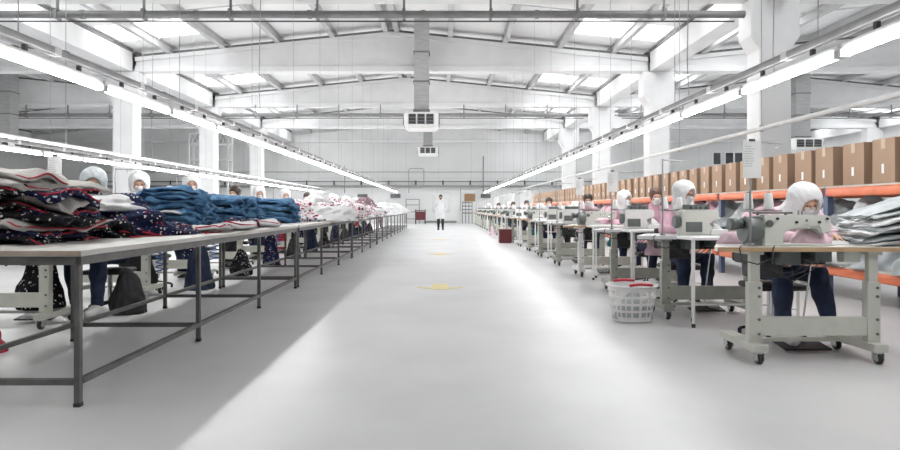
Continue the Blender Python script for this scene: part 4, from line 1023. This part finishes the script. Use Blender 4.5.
def dup_cache(o):
    if o.name not in KIDS: KIDS[o.name] = list(o.children)
    return KIDS[o.name]

# people
MSH = {}
MSH['bent'] = make_person('seated', J1, H1, 'hood')
MSH['turned'] = make_person('seated', J2, H2, 'hood')
MSH['bare'] = make_person('seated', J3, H3, 'hair_tied')
sm = dict(skin=M['skin'], jacket=M['palepink'], trousers=M['jeans'], hood=M['hood'], hair=M['hair'], face_mask=M['mask'], shoe=M['white'], beard=M['hair'], lab_coat=M['coat'])
P_bent = assemble(MSH['bent'], sm, 'x'); P_turned = assemble(MSH['turned'], dict(sm, jacket=M['pink']), 'x'); P_bare = assemble(MSH['bare'], sm, 'x')
man = assemble(make_person('standing', JM, HM, 'hair'), dict(sm, trousers=M['darkcloth'], shoe=M['black'], skin=M['skin2']), 'bearded person in a white coat standing in the aisle, hands in pockets')
man.location = (-0.12, 29.3, 0)

# ---------------------------------------------------------------- the row of machines by the rack
WHERE = 'in the row beside the orange rack'
YS = [4.03, 5.67, 7.40, 9.20, 11.0] + [13.0 + 1.75 * k for k in range(16)]
SX = 2.58
bundle_meshes = [crumple(0.26, 0.24, 0.20, 900 + k, rough=0.26, sub=5) for k in range(6)]
hang_meshes = [crumple(0.19, 0.15, 0.52, 990 + k, rough=0.16, sub=5, folds=1.5) for k in range(3)]
heap_small = [crumple(0.15, 0.13, 0.10, 920 + k, rough=0.33, sub=3) for k in range(5)]
tmats = ['pink', 'palepink', 'whitecloth', 'pinkfloral', 'whitecloth', 'palepink']
tnm = {'pink': 'pink', 'palepink': 'pale pink', 'whitecloth': 'white', 'pinkfloral': 'pink floral', 'greycloth': 'silver grey', 'teal': 'dark teal', 'darkcloth': 'charcoal', 'navyfloral': 'navy floral', 'blackfloral': 'black floral', 'denim': 'blue denim', 'jeans': 'dark blue', 'redtrim': 'dark red', 'maroonfloral': 'white and maroon print'}
def heap(me, loc, m, label, group, sc=(1, 1, 1), rz=0.0, name='crumpled_garment'):
    o = bpy.data.objects.new(name, me); COL.objects.link(o)
    if not me.materials: me.materials.append(M[m])
    o.material_slots[0].link = 'OBJECT'; o.material_slots[0].material = M[m]
    o.location = loc; o.scale = sc; o.rotation_euler.z = rz; return tag(o, label, 'garment', group)
PX = [0.20, 0.08, 0.36, 0.52, 0.30, 0.42, 0.2]
rr = random.Random(11)
for i, y in enumerate(YS):
    k = nth(i); dark = i > 0
    sw = {'leg_frame': M['standdark'], 'crossbeam': M['standdark'], 'tabletop': M['top_grey'], 'edge_band': M['top_grey']} if i in (1, 2, 4, 5, 8, 9, 12, 13, 16) else ({'leg_frame': M['machine_white']} if i in (3, 7, 10, 14) else None)
    put(P_table, (SX, y, 0), 0, ('pale grey sewing table with wood edge, first from the camera beside the orange rack' if i == 0 else 'sewing table on castors, %s from the camera %s' % (k, WHERE)), 'sewing tables by the orange rack', sw)
    if i in (0, 3, 6, 9, 12): put(P_straight, (SX - 0.20, y + 0.19, 0.8085), 0, 'long-armed sewing machine on the %s table from the camera by the orange rack' % k, 'sewing machines by the orange rack')
    else: put(P_block, (SX - 0.12 + rr.uniform(-0.05, 0.08), y + 0.22, 0.8085), rr.uniform(-0.15, 0.15), 'compact sewing machine on the %s table from the camera by the orange rack' % k, 'sewing machines by the orange rack', {'body': M['machine']} if i % 2 else None)
    px, py = SX - 0.44, y + 0.08
    put(P_stand, (px, py, 0.8085), 0, 'thin upright thread stand on the %s table from the camera by the orange rack' % k, 'thread stands by the orange rack')
    for j, x in enumerate((0.11, 0.26)):
        if i < 14: put(P_cone, (px + x, py + 0.24, 0.8085 + 0.2595), 0, 'white thread cone %s the pole, thread stand of the %s rack-side table' % (('nearer', 'farther from')[j], k), 'thread cones by the orange rack')
    if i in (0, 2, 3, 6, 8, 11): put(P_paper, (px + 0.005, py - 0.014, 0.806 + 0.735), R(rr.uniform(-12, 12)), 'white printed sheet clipped to the thread stand of the %s rack-side table' % k, 'paper sheets on the thread stands')
    xo = PX[i % 7]
    if i not in (8, 15, 19):
        put(P_stool, (SX + xo, y + 0.95, 0), rr.uniform(-0.2, 0.2), 'black work stool under the worker at the %s rack-side table' % k, 'stools by the orange rack')
        who = i if i < 3 else i
        if i == 0: put(P_bent, (SX + xo, y + 0.94, 0), 0, 'person in white hood and pale pink jacket bent over the long-armed machine, dark jeans', 'workers by the orange rack')
        elif i == 1: put(P_turned, (SX + xo, y + 0.94, 0), 0, 'person in white hood and glasses at the second rack-side table, head turned aside', 'workers by the orange rack', None, 0.965)
        elif i == 2: put(P_bare, (SX + xo, y + 0.94, 0), 0, 'person with brown hair, mask and pink jacket at the third rack-side table', 'workers by the orange rack', {'hair': M['hairbrown'], 'jacket': M['pink']}, 0.965)
        elif i in (4, 6, 9, 11, 14): put(P_bare, (SX + xo, y + 0.94, 0), 0, 'masked person with dark uncovered hair at the %s rack-side table' % k, 'workers by the orange rack', {'jacket': M[tmats[i % 4]]}, 0.965)
        else: put(P_turned if i % 3 == 0 else P_bent, (SX + xo, y + 0.94, 0), 0, 'masked person in a white hood at the %s rack-side table' % k, 'workers by the orange rack', {'jacket': M[tmats[(i + 1) % 4]], 'trousers': M[['jeans', 'teal', 'darkcloth'][i % 3]]}, 0.965)
    if i in (1, 2, 3, 5, 6, 8, 10, 13): put(P_side, (SX + 0.14, y - 0.40, 0), 0, 'white side table with thin tube legs before the %s rack-side sewing table' % k, 'white side tables by the machines')
    if i > 0:
        for j in range(2):
            m = tmats[(i * 2 + j) % 6]; heap(heap_small[(i + j) % 5], (SX + 0.12 + 0.34 * j, y + 0.33 - 0.1 * j, 0.806), m, '%s cloth heap %s the thread stand on the %s rack-side table' % (tnm[m], ('nearer', 'farther from')[j], k), 'cloth heaps on the rack-side tables', (1, 1, 0.9 + 0.4 * rr.random()), rr.uniform(0, 6))
    if 1 < i < 12:
        m = ['pinkfloral', 'darkcloth', 'palepink', 'teal'][i % 4]; heap(bundle_meshes[i % 6], (SX + 0.22, y + 0.36, 0.46), m, '%s garment bundle slung under the %s rack-side sewing table' % (tnm[m], k), 'bundles under the rack-side tables', (0.5, 0.4, 1.0), rr.uniform(-0.3, 0.3))
# spectacles of the turned worker
gl = MB()
for sx in (-1, 1): gl.tube([H2.p(sx * 0.033 + 0.024 * math.cos(a * PI / 8), -0.106, 0.0 + 0.018 * math.sin(a * PI / 8)) for a in range(16)], 0.0022, n=6, closed=True); gl.tube([H2.p(sx * 0.057, -0.106, 0.004), H2.p(sx * 0.11, -0.02, 0.006)], 0.0022, n=6)
gl.tube([H2.p(-0.009, -0.108, 0.003), H2.p(0.009, -0.108, 0.003)], 0.0022, n=6)
gl.build('spectacles', M['lens'], P_turned, smooth='all')

# cloth on the first table
heap(heap_small[1], (2.66, 4.30, 0.806), 'palepink', 'pale pink cloth being sewn under the arm of the first long-armed machine', 'cloth on the first rack-side table', (0.8, 0.7, 1.2))
heap(heap_small[2], (2.92, 4.36, 0.806), 'whitecloth', 'flat white cloth under the hand of the bent worker', 'cloth on the first rack-side table', (1.1, 0.7, 0.25))
heap(heap_small[3], (2.20, 4.47, 0.806), 'palepink', 'pale pink cloth behind the handwheel of the first machine', 'cloth on the first rack-side table', (0.7, 0.5, 0.8))
for i in range(9):
    me, path = folded(0.50, 0.42, 0.030, 950 + i, amp=0.028, droop=0.02, plies=2, wr=1.6)
    for v in me.vertices: v.co.z += (0.12 + 0.035 * i) * (max(0, v.co.x + 0.25)) ** 1.3
    garment(me, (3.19 + 0.012 * i, 4.30 + 0.02 * (i % 3), 0.823 + 0.026 * i), R(rnd.uniform(-10, 10)), 'greycloth' if i % 3 else 'whitecloth', ('silver grey' if i % 3 else 'pale white') + ' folded garment, %s from bottom of the grey stack beside the bent worker' % nth(i), 'garment', 'grey stack on the first rack-side table')
# ---------------------------------------------------------------- rack, cartons, bundles
rk = thing('pallet_rack', 'long orange-beamed storage rack behind the machine row, cartons on top', 'rack', (5.1, 4.4, 0))
NB, BL = 10, 2.72
for k in range(NB + 1):
    for x in (-0.45, 0.45): MB().rng(x - 0.035, x + 0.035, k * BL - 0.04, k * BL + 0.04, 0, 1.34).build('upright', M['rackpost'], rk, smooth=None)
for k in range(NB):
    for z in (0.28, 1.21):
        for x in (-0.49, 0.49): MB().rng(x - 0.03, x + 0.03, k * BL + 0.04, (k + 1) * BL - 0.04, z, z + 0.105, bev=0.022).build('beam', M['orange'], rk, smooth=50)
        MB().rng(-0.5, 0.5, k * BL + 0.01, (k + 1) * BL - 0.01, z + 0.105, z + 0.125).build('shelf_deck', M['deck'], rk, smooth=None)
def carton():
    o = MB().rng(-0.28, 0.28, -0.165, 0.165, 0, 0.465, bev=0.004).build('carton', M['carton'], smooth=None)
    MB().rng(-0.282, 0.282, -0.03, 0.03, 0.462, 0.467).rng(-0.2825, -0.2795, -0.03, 0.03, 0.36, 0.466).build('tape', M['cartontape'], o, smooth=None)
    MB().rng(-0.2835, -0.2798, -0.012, 0.022, 0.10, 0.20).build('sticker', M['paper'], o, smooth=None)
    return tag(o, 'x', 'carton')
P_carton = carton()
for i in range(54):
    put(P_carton, (4.90 + rr.uniform(-0.012, 0.012), 5.25 + 0.47 * i + rr.uniform(-0.02, 0.02), 1.338), rr.uniform(-0.03, 0.03), 'brown cardboard carton on the orange rack, %s from the camera end' % nth(i), 'cartons on top of the orange rack', None)
for lvl, z in ((0, 0.405), (1, 0.76)):
    for i in range(26):
        m = ['palepink', 'greycloth', 'pinkfloral', 'palepink', 'whitecloth', 'pink', 'greycloth', 'darkcloth'][(i * 3 + lvl * 5 + i // 5) % 8]
        heap(bundle_meshes[(i + lvl) % 6], (4.98, 4.75 + 0.56 * i + 0.2 * lvl, z), m, '%s bundle in the %s of the orange rack shelf, %s from camera end' % (tnm[m], ('bottom layer', 'upper layer')[lvl], nth(i)), 'cloth bundles on the rack shelf', (1.45, 1.1, 1.95), PI * (i % 2), name='cloth_bundle')

# ---------------------------------------------------------------- the row of machines behind the steel tables
LW = 'behind the steel tables'
LY = [5.2, 6.98] + [8.60 + 1.65 * k for k in range(11)]
LXO = [0.50, 0.05, 0.05, 0.1, 0.08, 0.2, 0.3, 0.1, 0.4, 0.2, 0.3, 0.1, 0.2]
for i, y in enumerate(LY):
    k = nth(i); X = -3.97
    put(P_table, (X, y, 0), 0, 'sewing table on castors, %s from the camera in the row %s' % (k, LW), 'sewing tables behind the steel tables')
    put(P_block if i % 2 else P_straight, (X - 0.2, y + 0.2, 0.8085), 0, 'sewing machine on the %s sewing table from the camera %s' % (k, LW), 'sewing machines behind the steel tables')
    put(P_stand, (X + (0.50 if i == 0 else 0.05), y + 0.08, 0.8085), 0, 'thread stand on the %s sewing table from the camera %s' % (k, LW), 'thread stands behind the steel tables')
    put(P_stool, (X + LXO[i], y + 0.95, 0), 0.1, 'black stool under the worker at the %s sewing table %s' % (k, LW), 'stools behind the steel tables')
    if i == 0: put(P_turned, (X + LXO[i], y + 0.94, 0), 0, 'person in a grey hood between the tall fleece pile and the first denim stack', 'workers behind the steel tables', {'hood': M['greycloth'], 'jacket': M['greycloth']}, 1.04)
    elif i in (3, 6): put(P_bare, (X + LXO[i], y + 0.94, 0), 0, ('person with short dark hair above the second denim stack' if i == 3 else 'person with dark hair beyond the third denim stack, %s table of its row' % k), 'workers behind the steel tables', {'jacket': M['whitecloth']}, 1.06)
    else: put(P_turned, (X + LXO[i], y + 0.94, 0), 0, 'person in a white hood at the %s sewing table %s' % (k, LW), 'workers behind the steel tables', {'jacket': M[['palepink', 'pink'][i % 2]]}, 1.14 if i == 2 else 1.09)
    m = ['blackfloral', 'darkcloth', 'navyfloral', 'darkcloth', 'jeans', 'redtrim', 'navyfloral'][i % 7]
    heap(hang_meshes[i % 3], (X + 0.18, y + 0.36, 0.13), m, '%s garments bundled under the %s sewing table %s' % (tnm[m], k, LW), 'bundles under the tables behind the steel tables', (1.0, 0.9, 1.08), 0.4 * i)
    m = ['darkcloth', 'jeans', 'blackfloral', 'navyfloral'][i % 4]
    heap(hang_meshes[(i + 1) % 3], (X + 0.74, y + 0.85, 0.0), m, '%s garments heaped beyond the %s sewing table %s' % (tnm[m], k, LW), 'heaps on the floor behind the steel tables', (0.85, 1.0, 0.85 + 0.35 * (i % 2)), 0.7 * i)
    if i in (1, 2, 4):
        pts = [(0.05 * math.cos(t * 0.9), -0.012 * t * 0.25 + 0.0, 0.32 - 0.012 * t + 0.03 * math.sin(t * 0.9)) for t in range(40)]
        pts = [(0.07 * math.cos(t * 0.8), 0.07 * math.sin(t * 0.8), 0.62 - 0.0075 * t) for t in range(60)]
        o = MB().tube(pts, 0.008, n=6).build('coiled_hose', M['hose'], smooth='all'); o.location = (X + 0.60, y + 0.1, 0.14 - 0.0)
        tag(o, 'blue coiled air hose hanging by the %s sewing table %s' % (k, LW), 'hose', 'blue coiled hoses')
heap(bundle_meshes[3], (-3.42, 4.42, 0), 'redtrim', 'dark red garment lying on the floor under the first steel table, at the picture edge', None, (0.5, 0.5, 0.8))
# a further row across the side aisle
for i in range(6):
    y = 10.5 + 2.3 * i; k = nth(i); W2 = 'in the side aisle row under the far lamps'
    put(P_table, (-7.7, y, 0), 0, 'sewing table, %s from the camera %s' % (k, W2), 'sewing tables in the side aisle')
    put(P_block, (-7.8, y + 0.2, 0.8085), 0, 'sewing machine, %s from the camera %s' % (k, W2), 'sewing machines in the side aisle')
    put(P_stand, (-8.1, y + 0.08, 0.8085), 0, 'thread stand, %s from the camera %s' % (k, W2), 'thread stands in the side aisle')
if P_paper.name in USED: put(P_paper, (-3.465, 5.266, 1.541), 0, 'white sheet hanging above the tall fleece pile', None)
for p, sw in DEFER:
    for ch in [p] + dup_cache(p):
        if ch.name.split('.')[0] in sw: set_mat(ch, sw[ch.name.split('.')[0]])

# ---------------------------------------------------------------- things on the floor
def laundry_basket():
    t = thing('laundry_basket', 'white slotted plastic basket with red handles on the floor by the second sewing table', 'basket', (1.80, 5.62, 0), R(8))
    bm = bmesh.new(); NA, rows = 80, 15; rings = []
    for j in range(rows + 1):
        q = j / rows; rx, ry = 0.175 + 0.05 * q, 0.135 + 0.045 * q; z = 0.01 + 0.33 * q
        rings.append([bm.verts.new((math.copysign(abs(math.cos(a)) ** 0.8, math.cos(a)) * rx, math.copysign(abs(math.sin(a)) ** 0.8, math.sin(a)) * ry, z)) for a in [2 * PI * k / NA for k in range(NA)]])
    for j in range(rows):
        for k in range(NA):
            if j in (2, 3, 5, 6, 8, 9, 11, 12) and k % 4 != 0: continue
            bm.faces.new((rings[j][k], rings[j][(k + 1) % NA], rings[j + 1][(k + 1) % NA], rings[j + 1][k]))
    bm.faces.new(rings[0][::-1])
    me = bpy.data.meshes.new('basket_wall'); bm.to_mesh(me); bm.free()
    o = link('basket_wall', me, M['basket'], t); md = o.modifiers.new('solid', 'SOLIDIFY'); md.thickness = 0.006
    MB().tube([(math.copysign(abs(math.cos(a)) ** 0.8, math.cos(a)) * 0.232, math.copysign(abs(math.sin(a)) ** 0.8, math.sin(a)) * 0.187, 0.342) for a in [2 * PI * k / 48 for k in range(48)]], 0.012, n=8, closed=True).build('rim', M['basket'], t, smooth='all')
    for sg in (-1, 1):
        pts = [(0.11 * x, sg * (0.182 + 0.0 * x), 0.358 + 0.012 * (1 - x * x)) for x in (-1, -0.6, -0.2, 0.2, 0.6, 1)]
        MB().tube(pts, 0.014, n=8).build('handle', M['red'], t, smooth='all')
    return t
laundry_basket()
heap(heap_small[4], (1.80, 5.62, 0.016), 'greycloth', 'made-up grey cloth shading the slots of the white laundry basket', None, (0.95, 0.75, 2.3))  # filler added so the slots look dark, in place of shade
t = thing('plastic_crate', 'dark red plastic crate on the floor at the foot of a far sewing table', 'crate', (1.93, 18.35, 0))
MB().rng(-0.19, 0.19, -0.15, 0.15, 0, 0.42, bev=0.015).build('body', M['darkred'], t, smooth=None); MB().rng(-0.21, 0.21, -0.17, 0.17, 0.39, 0.43, bev=0.01).build('rim', M['darkred'], t, smooth=None)
heap(heap_small[0], (1.95, 23.5, 0), 'palepink', 'pale pink cloth hanging low at the aisle side of a far sewing table', None, (0.6, 0.7, 3.4))
t = thing('trolley', 'dark red boxed trolley at the far end of the steel tables', 'trolley', (-1.55, 40.6, 0))
MB().rng(-0.33, 0.33, -0.3, 0.3, 0.28, 0.86, bev=0.02).build('box', M['darkred'], t, smooth=None)
for x in (-0.33, 0.33):
    for y in (-0.3, 0.3): MB().rng(x - 0.025, x + 0.025, y - 0.025, y + 0.025, 0, 1.0).build('post', M['clamp'], t, smooth=None)
MB().rng(-0.35, 0.35, -0.32, 0.32, 0.9, 0.95).build('top_rail', M['clamp'], t, smooth=None)
t = thing('shelf_rack', 'grey open shelf rack at the back wall behind the dark red trolley', 'rack', (-2.15, 42.4, 0))
for x in (-0.5, 0.45): 
    for y in (-0.25, 0.25): MB().rng(x - 0.03, x + 0.03, y - 0.03, y + 0.03, 0, 1.75).build('post', M['duct'], t, smooth=None)
for z in (0.3, 0.8, 1.3, 1.7): MB().rng(-0.5, 0.45, -0.27, 0.27, z, z + 0.05).build('shelf', M['trunk'], t, smooth=None)
o = MB().rng(-0.38, 0.38, -0.02, 0.02, -0.27, 0.27, bev=0.008).build('cork_board', M['board'], smooth=None); o.location = (1.98, YB + 0.1, 1.88); tag(o, 'brown cork board high on the back wall above the grey slatted rack', 'board')
MB().rng(-0.40, 0.40, -0.03, 0.01, 0.25, 0.29).rng(-0.40, 0.40, -0.03, 0.01, -0.29, -0.25).rng(-0.40, -0.36, -0.03, 0.01, -0.29, 0.29).rng(0.36, 0.40, -0.03, 0.01, -0.29, 0.29).build('frame', M['edge_wood'], o, smooth=None)
t = thing('slatted_rack', 'grey slatted rack on the floor under the cork board at the back wall', 'rack', (1.75, 42.6, 0))
for x in (-0.35, -0.12, 0.12, 0.35): MB().rng(x - 0.025, x + 0.025, -0.1, 0.1, 0, 1.58).build('post', M['pipe'], t, smooth=None)
for z in (0.7, 0.95, 1.2, 1.45): MB().rng(-0.35, 0.35, -0.1, 0.1, z, z + 0.09).build('shelf', M['trunk'], t, smooth=None)
